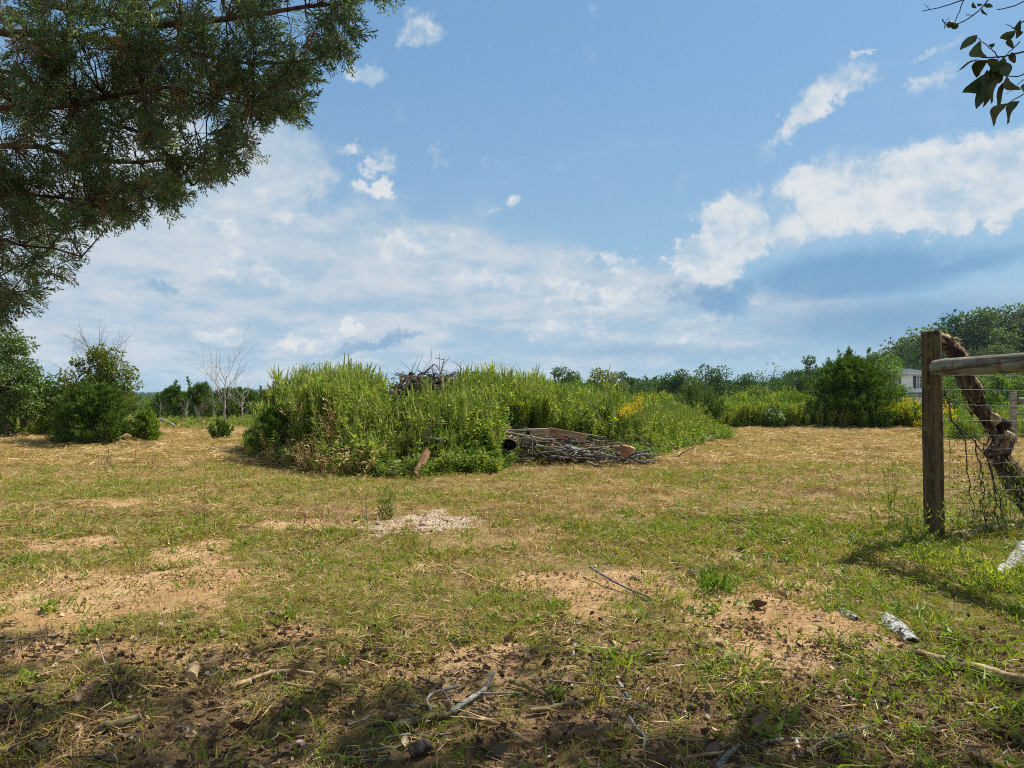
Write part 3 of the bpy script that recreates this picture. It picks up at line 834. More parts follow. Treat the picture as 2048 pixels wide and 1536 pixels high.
def make_shrub(name, h, w, stems, per, L, mat, seed=1, label=None, loc=(0, 0, 0), flowers=None, arch=0.5, wdt=0.22, group=None, cat='shrub', stem_mat=None, leaf_from=0.15):
    """arching stems from one root, leafed all along"""
    global rng
    keep = rng; rng = np.random.default_rng(seed)
    tm = MB(); cm = MB(); fm = MB()
    for k in range(stems):
        a = rng.random() * 6.283; sp = math.sqrt(rng.random()); r_ = w / 2 * sp
        hh = h * (1 - 0.45 * sp ** 2) * (0.8 + 0.25 * rng.random())
        b = np.array([math.cos(a), math.sin(a), 0]) * r_ * 0.35
        e = np.array([math.cos(a) * r_, math.sin(a) * r_, hh]); m_ = (b + e) / 2 + np.array([0, 0, hh * 0.12 * arch])
        e[2] -= arch * 0.1 * h * sp
        st = curve([b, m_, e], 7, 0.01 * h)
        tm.tube(st, np.linspace(0.008 * h, 0.002 * h, 7), 4, caps=False)
        t = leaf_from + (1 - leaf_from) * rng.random(per)
        q = np.stack([np.interp(t, np.linspace(0, 1, 7), st[:, c]) for c in range(3)], 1) + rng.normal(size=(per, 3)) * 0.018 * w
        dd = (e - b) / np.linalg.norm(e - b)
        tuft(cm, q, np.tile(dd, (per, 1)) + rng.normal(size=(per, 3)) * 0.55, L, L * wdt, 0, 0.3, 2)
        if flowers is not None and rng.random() < 0.7:
            kf = 16 if flowers is M_gold else 5; q = e + rng.normal(size=(kf, 3)) * np.array([0.05, 0.05, 0.05]) * h
            fm.leaves(q, unit(kf), unit(kf), L * 0.5, L * 0.3)
    root = thing(name, label, cat, loc, 0, group)
    link('stem', tm.mesh('stem', stem_mat or M_stick, True), root)['kind'] = 'stuff'
    tag(link('foliage', cm.mesh('foliage', mat), root), kind='stuff')
    if flowers is not None:
        tag(link('blossom', fm.mesh('blossom', flowers), root), kind='stuff')
    rng = keep
    return root

def make_bare(name, h, w, seed, label, loc, mat, limbs=9, twigs=6, trunks=1, cat='tree', sub=3, r0=0.016, fine=1.0, rise=1.5):
    g = np.random.default_rng(seed)
    tm = MB(); bm = MB()
    for t in range(trunks):
        bx = (t - (trunks - 1) / 2) * w * 0.16
        ht = h * (1 - 0.25 * (t % 2) - 0.05 * t)
        tr = curve([(bx, 0, -0.2), (bx + g.normal() * 0.03 * h, g.normal() * 0.03 * h, ht * 0.5), (bx + g.normal() * 0.05 * h, 0, ht * 0.8)], 8, 0.006 * h, g)
        tm.tube(tr, np.linspace(r0 * h, r0 * h * 0.3, 8), 7)
        for k in range(limbs):
            f = 0.35 + 0.65 * k / limbs
            p = np.array([np.interp(f, np.linspace(0, 1, 8), tr[:, c]) for c in range(3)])
            a = g.random() * 6.283; l = w * (0.30 + 0.25 * g.random()) / max(1, trunks ** 0.5)
            d = np.array([math.cos(a), math.sin(a) * 0.8, rise * (0.7 + 0.5 * g.random())]); d /= np.linalg.norm(d)
            e = p + d * l
            st = curve([p, p + d * l * 0.45 + np.array([math.cos(a), math.sin(a), 0]) * l * 0.08, e], 6, 0.02 * l, g)
            bm.tube(st, np.linspace(r0 * h * 0.34 * (1.2 - f * 0.6), r0 * h * 0.08, 6), 5, caps=False)
            for j in range(twigs):
                s0 = st[1 + (j % 5)]; d2 = d + g.normal(size=3) * 0.45 + np.array([0, 0, 0.25]); d2 /= np.linalg.norm(d2); l2 = l * (0.35 + 0.3 * g.random())
                s1 = curve([s0, s0 + d2 * l2 * 0.5, s0 + d2 * l2 + np.array([0, 0, 0.08 * l2])], 4, 0.02 * l2, g)
                bm.tube(s1, np.linspace(r0 * h * 0.13, r0 * h * 0.05, 4) * fine, 4, caps=False)
                for q in range(sub):
                    d3 = d2 + g.normal(size=3) * 0.5; d3 /= np.linalg.norm(d3)
                    s2 = s1[1 + q % 3]; bm.tube(np.array([s2, s2 + d3 * l2 * 0.25, s2 + d3 * l2 * 0.5 + g.normal(size=3) * 0.02]), np.array([0.06, 0.05, 0.03]) * r0 * h * fine, 3, caps=False)
    root = thing(name, label, cat, loc)
    link('trunk', tm.mesh('trunk', mat, True), root)
    tag(link('branches', bm.mesh('branches', mat, True), root), kind='stuff')
    return root

def spot(px, d, dz=0.0):
    x = (px - CX) / FPX * d
    return (x, d, hz(x, d) + dz)
def hgt(py, d, px=1024):
    """height above local ground that reaches image row py at depth d"""
    return CAMH + (HZ - py) / FPX * d - spot(px, d)[2]
def wid(npx, d):
    return npx / FPX * d

# ------------------------------------------------------------------ far country
def crown_source(nm, n, leaf, seed, mat):
    g = np.random.default_rng(seed)
    k = 16; u = unit(k, g); Cc = u * (g.random(k) ** 0.4)[:, None] * np.array([0.36, 0.36, 0.34]) + np.array([0, 0, 0.55])
    rr = 0.13 + 0.09 * g.random(k); ci = g.integers(0, k, n); d = unit(n, g)
    P = Cc[ci] + d * (rr[ci] * g.random(n) ** 0.3)[:, None]
    m = MB(); m.leaves(P, d + g.normal(size=(n, 3)) * 0.6, d + np.array([0, 0, 0.6]) + g.normal(size=(n, 3)) * 0.5, leaf * (0.7 + 0.6 * g.random(n)), leaf * 0.7, 0, 0.1)
    m.tube([(0, 0, -0.1), (0, 0, 0.6)], [0.02, 0.01], 5)
    return source(nm, m, mat)
FAR = [crown_source('far_crown_%d' % i, 1300, 0.075, 100 + i, M_oak_far) for i in range(3)] + [crown_source('far_crown_x', 1300, 0.075, 120, M_oak)]
# distant wood lines that read as one mass
pts = []
for (d0, d1, n, h0, h1) in ((130, 175, 420, 4.6, 6.6), (230, 330, 520, 5.5, 8.0), (520, 760, 800, 8.5, 11.5), (1250, 1650, 1500, 12, 16)):
    a = (rng.random(n) * 2 - 1) * R(46); d = d0 + (d1 - d0) * rng.random(n)
    gap = fbm(a * 9, d * 0 + d0, 12, 3)
    if d0 < 200:
        ok = (gap > 0.40) | (a > R(3)); ok &= ~((a > R(-29)) & (a < R(-24)))
        ok &= ~(a > R(21.0))
    elif d0 < 600: ok = gap > 0.36
    else: ok = gap > 0.2
    a, d = a[ok], d[ok]
    pts.append(np.stack([np.sin(a) * d, np.cos(a) * d, (h0 + (h1 - h0) * rng.random(len(a)))], 1))
Q = np.vstack(pts)
P = np.stack([Q[:, 0], Q[:, 1], height(Q[:, 0], Q[:, 1]) - 0.3], 1)
hs = Q[:, 2]; hs = hs * np.where((Q[:, 0] > 4) & (Q[:, 1] < 200), 1.2, 1.0)
scatter('treeline', FAR, P, np.stack([hs * 0, hs * 0, rng.random(len(hs)) * 6.28], 1), np.stack([hs * 1.15, hs * 1.15, hs], 1), rng.integers(0, 4, len(hs)), label='far wooded lines and low blue ridge across the valley', cat='woodland')

# the wooded hill at the right: separate trees
hill_specs = []
g = np.random.default_rng(31)
M_hill = [M_oak, leaf_mat('oak_hill_blue', [(0.018, 0.065, 0.030), (0.030, 0.095, 0.038), (0.045, 0.115, 0.040)], 0.2, gloss=0.01), M_oak, leaf_mat('oak_hill_brown', [(0.05, 0.08, 0.018), (0.085, 0.10, 0.022), (0.10, 0.09, 0.026)], 0.2, gloss=0.01)]
HILL = [make_broadleaf('hill_tree', 9.0, 8.4, 5200, 0.42, M_hill[k], seed=200 + k, clumps=34, base_f=0.12,
        label='dark broadleaf tree in the wood climbing the hill', group='trees in the wood on the hill', loc=(0, 0, 0)) for k in range(4)]
used = [False] * 4
hill_top = lambda px: np.interp(px, [1740, 1790, 1850, 1900, 1960, 2000, 2048, 2200, 2400], [715, 680, 662, 622, 612, 614, 602, 590, 580])
n_h = 0
for row, (d, step) in enumerate(((108, 60), (120, 60), (132, 56), (146, 52), (160, 50))):
    px = 1700 + row * 17
    while px < 2300:
        p2 = px + g.normal() * 12; dd = d + g.normal() * 4
        x, y, z = spot(p2, dd)
        if row == 4: ht = hgt(hill_top(p2) + g.normal() * 7, dd, p2)
        else: ht = (8.2 + 1.6 * g.random()) * (0.8 + 0.07 * row)
        top_now = HZ - (z + ht - CAMH) * FPX / dd
        if top_now < hill_top(p2) - 6: ht = hgt(hill_top(p2), dd, p2)
        if ht > 2.5:
            k = n_h % 4; t = HILL[k] if not used[k] else copy_tree(HILL[k]); used[k] = True
            t.location = (x, y, z); sc = ht / 9.0; t.scale = (max(sc, 0.75), max(sc, 0.75), sc); t.rotation_euler[2] = g.random() * 6.28
            n_h += 1
        px += step

# middle distance trees between the fields (px, depth, top row, width px, kind, label)
MID = [
 (1135, 84, 746, 62, 'b', 'pointed green tree rising behind the weed mound, left of the rounded brown one'),
 (1205, 86, 750, 66, 'a', 'rounded brownish tree beyond the weeds, second from the mound'),
 (1248, 92, 757, 44, 'b', 'small blue-green tree to the right of the rounded brownish one'),
 (1300, 110, 768, 74, 'b', 'low dark tree in the gap above the goldenrod'),
 (1345, 96, 760, 56, 'b', 'dark tree just left of the feathery willow-like shrub'),
 (1360, 90, 750, 42, 'b', 'thin dark tree showing over the left side of the feathery shrub'),
 (1412, 88, 740, 60, 'b', 'tall round-headed dark tree behind the feathery shrub'),
 (1452, 90, 745, 56, 'b', 'round dark tree behind the right side of the feathery shrub'),
 (1488, 93, 755, 62, 'b', 'dark tree right of the feathery shrub in the far row'),
 (1548, 88, 741, 92, 'l', 'open branched tree with thin leaves left of the tall lollipop tree'),
 (1612, 84, 725, 52, 'b', 'tall dark tree with layered round head left of the big cedar'),
 (1590, 92, 752, 60, 'b', 'low dark tree at the foot of the layered one'),
 (1655, 90, 745, 60, 'b', 'dark tree half hidden by the left flank of the big cedar'),
 (1520, 70, 775, 80, 'a', 'olive brown low tree in front of the open branched tree'),
 (1770, 75, 722, 90, 'g', 'pale green tree between the big cedar and the white house'),
 (1815, 100, 705, 80, 'b', 'dark tree behind the roof of the white house'),
]
for i, (px, d, ty, w_, k, lab) in enumerate(MID):
    x, y, z = spot(px, d); h = hgt(ty - (13 if ty < 762 else 4), d, px)
    mat = {'b': M_oak_far, 'a': M_autumn, 'l': M_oak_far, 'g': M_weed_dark}[k]
    make_broadleaf('broadleaf_tree', h, wid(w_, d) * 1.5, 4200 if k != 'l' else 1600, 0.27 if k != 'l' else 0.22, mat, seed=300 + i, base_f=0.10 if k != 'l' else 0.25, clumps=20 if k != 'l' else 30, loose=1.0 if k != 'l' else 0.8,
                   label=lab, loc=(x, y, z))

# ------------------------------------------------------------------ white house
def house():
    D0 = 95.0
    x0 = spot(1722, D0)[0]; x1 = spot(1872, D0)[0]; z0 = hz((x0 + x1) / 2, D0) - 0.1
    root = thing('white_house', 'white two storey farmhouse with grey hipped roof behind the big cedar', 'house', (0, 0, 0))
    zt = lambda row: CAMH + (HZ - row) / FPX * D0
    dep = 8.0
    m = MB(); m.box(((x0 + x1) / 2, D0 + dep / 2, (z0 + zt(747)) / 2), (x1 - x0, dep, zt(747) - z0))
    sm, N, o = new_mat('white_siding')
    tcn = N.n('ShaderNodeTexCoord'); w_ = N.n('ShaderNodeTexWave', wave_type='BANDS', bands_direction='Z', wave_profile='SAW'); N.l(tcn.outputs['Object'], w_.inputs[0]); w_.inputs['Scale'].default_value = 2.2; w_.inputs['Distortion'].default_value = 0
    p = N.n('ShaderNodeBsdfPrincipled'); p.inputs['Base Color'].default_value = (0.80, 0.83, 0.86, 1); p.inputs['Roughness'].default_value = 0.7
    bp = N.n('ShaderNodeBump'); bp.inputs['Strength'].default_value = 0.6; bp.inputs['Distance'].default_value = 0.03; N.l(w_.outputs['Fac'], bp.inputs['Height']); N.l(bp.outputs[0], p.inputs['Normal']); N.l(p.outputs[0], o.inputs[0])
    link('wall', m.mesh('wall', sm), root)
    ov = 0.35; e = zt(746); rz_ = zt(730.5); xr0 = x0 + 3.6; xr1 = x1 - 3.2; ym = D0 + dep / 2
    V = [(x0 - ov, D0 - ov, e), (x1 + ov, D0 - ov, e), (x1 + ov, D0 + dep + ov, e), (x0 - ov, D0 + dep + ov, e), (xr0, ym, rz_), (xr1, ym, rz_),
         (x0 - ov, D0 - ov, e - 0.16), (x1 + ov, D0 - ov, e - 0.16), (x1 + ov, D0 + dep + ov, e - 0.16), (x0 - ov, D0 + dep + ov, e - 0.16)]
    m = MB(); m.add(V, [[0, 1, 5, 4], [2, 3, 4, 5], [0, 6, 7, 1], [1, 7, 8, 2], [2, 8, 9, 3], [3, 9, 6, 0], [6, 9, 8, 7]])
    m.add(V, [[1, 2, 5], [3, 0, 4]])
    Mroof = plain_mat('roof_shingle', (0.075, 0.09, 0.105), 1.0, 0.3, 2.0, 0.02)
    rf = link('roof', m.mesh('roof', Mroof), root)
    m = MB(); m.box(((x0 + x1) / 2, D0 - ov - 0.06, e - 0.10), (x1 - x0 + 2 * ov, 0.12, 0.14)); link('gutter', m.mesh('gutter', plain_mat('gutter_white', (0.62, 0.66, 0.7), 0.5, 0.1)), rf)
    Msh = plain_mat('shutter_blue', (0.035, 0.07, 0.09), 0.6, 0.1); Mgl = plain_mat('window_glass', (0.05, 0.07, 0.08), 0.15, 0.1, 1, 0.6); Mwh = plain_mat('trim_white', (0.75, 0.77, 0.78), 0.6, 0.05)
    for cx in (1745, 1790, 1838.5):
        xc = spot(cx, D0)[0]; w2 = 0.60; za, zb = zt(776), zt(752.5); zc = (za + zb) / 2; hh = zb - za
        fr = MB()
        for sx_ in (-1, 1): fr.box((xc + sx_ * (w2 / 2 + 0.04), D0 - 0.05, zc), (0.09, 0.10, hh + 0.16))
        for zz in (za - 0.03, zb + 0.03): fr.box((xc, D0 - 0.052, zz), (w2 + 0.12, 0.10, 0.08))
        win = link('window', fr.mesh('window', Mwh), root)
        link('pane', MB().box((xc, D0 - 0.02, zc), (w2, 0.03, hh)).mesh('pane', Mgl), win)
        mu = MB(); mu.box((xc, D0 - 0.055, zc), (0.05, 0.03, hh)); mu.box((xc, D0 - 0.062, zc), (w2, 0.03, 0.08))
        for q in (0.25, 0.75): mu.box((xc, D0 - 0.058, za + hh * q), (w2, 0.02, 0.04))
        link('sash', mu.mesh('sash', Mwh), win)
        for sx_ in (-1, 1):
            s_ = MB(); xx = xc + sx_ * (w2 / 2 + 0.30)
            s_.box((xx, D0 - 0.04, zc), (0.34, 0.05, hh + 0.1))
            for q in range(12): s_.box((xx, D0 - 0.075, za + hh * (q + 0.5) / 12), (0.26, 0.025, hh / 30))
            link('shutter', s_.mesh('shutter', Msh), root)
    # porch
    px1 = spot(1866, D0)[0]; px0 = spot(1730, D0)[0]; zp = zt(785); zq = zt(790.5)
    V = [(px0, D0 - 2.4, zq), (px1, D0 - 2.4, zq), (px1, D0 - 0.01, zp), (px0, D0 - 0.01, zp), (px0, D0 - 2.4, zq - 0.2), (px1, D0 - 2.4, zq - 0.2), (px1, D0 - 0.01, zq - 0.2), (px0, D0 - 0.01, zq - 0.2)]
    m = MB(); m.add(V, [[0, 1, 2, 3], [0, 4, 5, 1], [4, 7, 6, 5], [1, 5, 6, 2], [3, 7, 4, 0]])
    pr = link('porch_roof', m.mesh('porch_roof', Mroof), root)
    for cx in (1740, 1788, 1836):
        xc = spot(cx, D0)[0]
        pb = MB(); pb.box((xc, D0 - 2.2, (z0 + zq - 0.2) / 2), (0.16, 0.16, zq - 0.2 - z0)); pb.box((xc, D0 - 2.2, zq - 0.28), (0.34, 0.26, 0.14)); pb.box((xc, D0 - 2.2, z0 + 0.1), (0.28, 0.28, 0.2))
        link('porch_post', pb.mesh('porch_post', Msh if cx == 1836 else Mwh), root)
    m = MB(); m.box(((px0 + px1) / 2, D0 - 1.2, z0 + 0.15), (px1 - px0, 2.5, 0.3)); link('porch_floor', m.mesh('porch_floor', Mwh), root)
house()

# ------------------------------------------------------------------ left trees
def put(fn, name, px, d, top, wpx, *a, **k):
    x, y, z = spot(px, d)
    return fn(name, hgt(top, d, px), wid(wpx, d), *a, loc=(x, y, z - 0.02), **k)
put(make_broadleaf, 'broadleaf_tree', 12, 21, 646, 165, 9000, 0.09, M_oak, seed=11, base_f=0.03, clumps=48, loose=0.75, label='tall green broadleaf tree at the left edge of the field')
put(make_broadleaf, 'broadleaf_tree', -90, 23, 630, 220, 5200, 0.10, M_oak, seed=12, base_f=0.1, clumps=40, label='wide broadleaf tree past the tall one at the left edge')
put(make_broadleaf, 'broadleaf_tree', 100, 23.5, 748, 130, 4200, 0.10, M_oak_far, seed=13, base_f=0.05, clumps=24, label='dark low tree between the tall broadleaf and the bare-topped one')
put(make_broadleaf, 'broadleaf_tree', 128, 22, 734, 90, 2600, 0.085, M_autumn, seed=14, base_f=0.1, clumps=22, label='yellowing small tree left of the bare-topped tree')
put(make_broadleaf, 'broadleaf_tree', 204, 19.5, 688, 150, 9500, 0.075, M_autumn, seed=15, base_f=0.12, clumps=90, loose=0.55, label='thin leafed tree with bare upper twigs above the dark cedar')
# bare twigs that crown it
make_bare('dead_tree', hgt(676, 19.9, 207), wid(170, 19.9), 16, 'leafless grey tree whose fan of twigs tops the yellowing crown', spot(190, 19.9), M_stick, limbs=14, twigs=8, rise=1.6, fine=1.1, r0=0.013)
put(make_cedar, 'cedar_tree', 192, 17.6, 760, 150, 5200, 0.13, M_cedar, seed=17, shape='dome', label='broad dark cedar standing under the bare-topped tree', up=0.7)
put(make_cedar, 'cedar_tree', 145, 18.4, 790, 90, 1800, 0.13, M_cedar, seed=18, shape='dome', label='smaller dark cedar leaning on the left side of the broad one', up=0.7)
put(make_cedar, 'cedar_tree', 291, 18.6, 820, 56, 2600, 0.10, M_cedar_lime, seed=19, shape='dome', wild=0.06, leaders=10, label='small neat upright cedar alone beside the broad dark one', up=1.4)
put(make_shrub, 'bush', 441, 19.9, 838, 54, 46, 46, 0.085, M_cedar, seed=20, label='low round dark bush alone in the mown field', wdt=0.25, arch=0.2)
put(make_broadleaf, 'broadleaf_tree', 62, 24, 790, 130, 2200, 0.10, M_oak_far, seed=21, base_f=0.0, clumps=22, label='dark undergrowth tree at the foot of the tall broadleaf')
# farther group behind
for i, (px, d, ty, w_, k, lab) in enumerate([
    (347, 36, 768, 76, 'c', 'dark cedar left of the pale dead trees'),
    (400, 37, 762, 80, 'c', 'dark cedar behind the pale leaning sapling'),
    (455, 39, 774, 100, 'c', 'dark cedar behind the tallest dead tree'),
    (500, 40, 778, 80, 'c', 'dark cedar next to the weed mound'),
    (330, 42, 784, 70, 'c', 'dark cedar filling in behind the leaning pole'), (480, 44, 772, 100, 'c', 'wide dark cedar at the back of the dead trees'), (425, 43, 784, 80, 'c', 'dark cedar far behind the low bush'), (372, 44, 786, 60, 'c', 'dark cedar behind the forked dead sapling'),
    (300, 60, 795, 60, 'g', 'light green shrubby tree in the far gap'),
    (372, 33, 828, 34, 's', 'small round shrub among the pale trunks'),
    (420, 38, 800, 40, 'g', 'pale green tree among the dead trunks'),
    (535, 44, 776, 60, 'c', 'cedar peeping over the left end of the weed mound')]):
    if k == 'c': put(make_cedar, 'cedar_tree', px, d, ty, w_ * 1.1, 1500, 0.22, M_cedar, seed=400 + i, shape='ovoid', label=lab, up=0.7, leaders=3)
    elif k == 's': put(make_shrub, 'shrub', px, d, ty, w_, 30, 30, 0.14, M_cedar, seed=400 + i, label=lab)
    else: put(make_broadleaf, 'broadleaf_tree', px, d, ty, w_ * 1.2, 1000, 0.18, M_weed_dark, seed=400 + i, base_f=0.05, clumps=16, label=lab)
put(make_bare, 'dead_tree', 452, 30, 728, 130, 41, 'tallest pale dead tree with a fan of bare branches', mat=M_bark_grey, limbs=9, twigs=5) if False else None
def bare(px, d, top, wpx, seed, lab, **k):
    make_bare('dead_tree', hgt(top, d, px), wid(wpx, d), seed, lab, spot(px, d), M_bark_grey, **k)
bare(452, 30, 726, 150, 41, 'tallest pale dead tree with a fan of bare branches', limbs=10, twigs=6, r0=0.019, rise=1.9)
bare(484, 31, 765, 70, 42, 'pale dead tree with branches spread low beside the mound', limbs=8, twigs=5, r0=0.020, rise=0.8)
bare(428, 32, 780, 46, 43, 'short slim dead tree left of the tallest one', limbs=6, twigs=4, r0=0.013)
bare(372, 31, 798, 50, 44, 'low pale dead sapling with forked trunk', limbs=6, twigs=3, r0=0.018)
bare(322, 30, 790, 34, 45, 'thin grey dead tree right of the small neat cedar', limbs=6, twigs=4, r0=0.014)
bare(400, 28, 805, 40, 46, 'grey trunked sapling between the shrubs', limbs=6, twigs=4, r0=0.016)
# fallen pole leaning among them
m = MB(); m.tube([at(322, 838, 27), at(345, 848, 27), at(362, 866, 27)], [0.05, 0.045, 0.04], 6)
tag(link('leaning_pole', m.mesh('leaning_pole', M_bark_grey, True)), 'pale bare pole leaning among the dead trees', 'log')
m = MB(); m.tube(curve([at(268, 893, 17.2), at(290, 884, 17.3), at(304, 893, 17.1)], 7, 0.01), np.linspace(0.018, 0.01, 7), 5); m.tube(curve([at(285, 886, 17.3), at(298, 880, 17.2)], 3), [0.01, 0.006, 0.004], 4)
tag(link('fallen_branch', m.mesh('fallen_branch', M_stick, True)), 'thin dead branch lying at the foot of the small neat cedar', 'branch')

# ------------------------------------------------------------------ right-hand shrubs beyond the field
put(make_cedar, 'cedar_tree', 1704, 27.5, 706, 232, 12000, 0.19, M_cedar, seed=51, shape='ovoid', wild=0.16, leaders=7, label='big bushy cedar left of the white house', up=0.75, wdt=0.14)
put(make_cedar, 'cedar_tree', 1700, 28.2, 686, 90, 1900, 0.18, M_cedar, seed=52, shape='cone', wild=0.2, leaders=2, label='narrow cedar spire rising from the top of the big bushy cedar', up=0.9, wdt=0.13)
put(make_shrub, 'shrub', 1580, 28, 772, 110, 150, 34, 0.15, M_cedar_lime, seed=53, label='bright lime green shrub just left of the big cedar', wdt=0.13, arch=0.3)
put(make_shrub, 'shrub', 1395, 23.5, 758, 118, 200, 50, 0.13, M_cedar, seed=54, label='feathery dark green willow-like shrub right of the goldenrod', wdt=0.12, arch=0.2)
put(make_shrub, 'shrub', 1338, 24.5, 792, 60, 60, 30, 0.12, M_weed_dark, seed=55, label='low shrub against the left side of the feathery one')
put(make_shrub, 'goldenrod_bush', 1806, 27, 797, 104, 120, 40, 0.12, M_weed, seed=56, label='rounded yellow flowering bush below the white house', flowers=M_gold, arch=0.8)
put(make_broadleaf, 'shrub', 1192, 22, 778, 96, 2600, 0.085, M_oak, seed=57, base_f=0.02, clumps=30, label='dark green leafy shrub behind the right side of the mound')
put(make_broadleaf, 'shrub', 1118, 23, 788, 60, 900, 0.085, M_weed_dark, seed=58, base_f=0.02, clumps=16, label='light leafy shrub left of the dark one behind the mound')
put(make_shrub, 'shrub', 1545, 26.5, 815, 50, 50, 26, 0.10, M_weed_dark, seed=59, label='shrub dotted with white flowers in the far weed strip', flowers=M_white_fl)
put(make_broadleaf, 'shrub', 1290, 40, 785, 80, 900, 0.12, M_autumn, seed=60, base_f=0.02, clumps=16, label='brownish shrub behind the goldenrod')
# behind the fence
for i, (px, d, ty, w_, mat, lab) in enumerate([
    (1905, 30, 752, 70, M_weed_dark, 'leafy shrub seen between the corner post and the leaning log'),
    (1960, 34, 745, 90, M_weed_dark, 'leafy shrub behind the leaning dead log'),
    (1995, 27, 735, 50, M_cedar_lime, 'bright young tree right of the leaning log'),
    (2040, 30, 752, 80, M_weed_dark, 'shrub behind the distant fence post'),
    (2095, 32, 740, 100, M_oak, 'wide shrub past the distant fence post'),
    (1885, 40, 745, 70, M_oak, 'darker shrub hidden behind the corner post')]):
    put(make_broadleaf, 'shrub', px, d, ty, w_, 1700, 0.10, mat, seed=500 + i, base_f=0.02, clumps=22, label=lab)

# ------------------------------------------------------------------ weeds as stuff
def weed_source(nm, kind, seed):
    """a weed one metre tall"""
    global rng
    keep = rng; rng = np.random.default_rng(seed)
    m = MB()
    ns = 3 if kind != 'fluffy' else 5
    for k in range(ns):
        b = np.array([rng.normal() * 0.03, rng.normal() * 0.03, 0]); e = np.array([rng.normal() * 0.13, rng.normal() * 0.13, 0.78 + 0.22 * rng.random()])
        st = curve([b, (b + e) / 2 + rng.normal(size=3) * 0.02, e], 5)
        m.tube(st, np.linspace(0.006, 0.002, 5), 3, 2, caps=False)
        if kind == 'rag':
            t = rng.random(46) * 0.9 + 0.05; Ls, w_ = 0.125, 0.04
        elif kind == 'fluffy':
            t = rng.random(70) ** 0.7; Ls, w_ = 0.15, 0.015
        elif kind == 'broad':
            t = rng.random(24) * 0.9 + 0.1; Ls, w_ = 0.12, 0.065
        else:
            t = rng.random(8); Ls, w_ = 0.10, 0.02
        n = len(t)
        q = np.stack([np.interp(t, np.linspace(0, 1, 5), st[:, c]) for c in range(3)], 1)
        a = rng.random(n) * 6.28; o_ = np.stack([np.cos(a), np.sin(a), rng.random(n) * 0.6 + (0.9 if kind == 'fluffy' else 0.2)], 1)
        rad = (0.10 if kind != 'fluffy' else 0.12) * (1.05 - t)[:, None] * rng.random(n)[:, None]
        q = q + o_ * rad
        m.leaves(q, o_ + rng.normal(size=(n, 3)) * 0.25, np.tile([0, 0, 1.0], (n, 1)) + rng.normal(size=(n, 3)) * 0.5, Ls * (0.5 + 0.7 * rng.random(n)), w_, 0, -0.05 if kind != 'fluffy' else 0)
        if kind in ('rag', 'fluffy'):
            ks = 6 if kind == 'rag' else 4
            for j in range(ks):
                f = 0.62 + 0.38 * j / ks
                p = np.array([np.interp(f, np.linspace(0, 1, 5), st[:, c]) for c in range(3)]); a2 = rng.random() * 6.28
                p = p + np.array([math.cos(a2), math.sin(a2), 0.3]) * 0.09 * (1.1 - f + 0.2 * rng.random())
                top = p + np.array([rng.normal() * 0.02, rng.normal() * 0.02, 0.15 + 0.13 * rng.random()])
                m.tube([p, (p + top) / 2, top], [0.009, 0.011, 0.003], 3, 1, caps=False)
    mats = {'rag': [M_weed, M_spike, M_straw], 'fluffy': [M_weed, M_spike, M_stick], 'broad': [M_grass_lush, M_spike, M_stick], 'dry': [M_straw, M_straw, M_straw]}[kind]
    o = source(nm, m, mats); rng = keep
    return o
def dark_source(nm, seed):
    global rng
    keep = rng; rng = np.random.default_rng(seed); m = MB(); n = 150
    q = rng.normal(size=(n, 3)) * np.array([0.14, 0.14, 0.25]); q[:, 2] = np.abs(q[:, 2]) * 1.6
    m.leaves(q, unit(n) + np.array([0, 0, 0.4]), unit(n) + np.array([0, 0, 1.0]), 0.11, 0.055)
    o = source(nm, m, M_weed_dark); rng = keep
    return o
WS = [weed_source('w_rag_a', 'rag', 1), weed_source('w_rag_b', 'rag', 2), weed_source('w_fluffy_a', 'fluffy', 3), weed_source('w_fluffy_b', 'fluffy', 4),
      weed_source('w_broad', 'broad', 5), weed_source('w_dry_a', 'dry', 6), weed_source('w_dry_b', 'dry', 7), dark_source('w_dark', 8)]
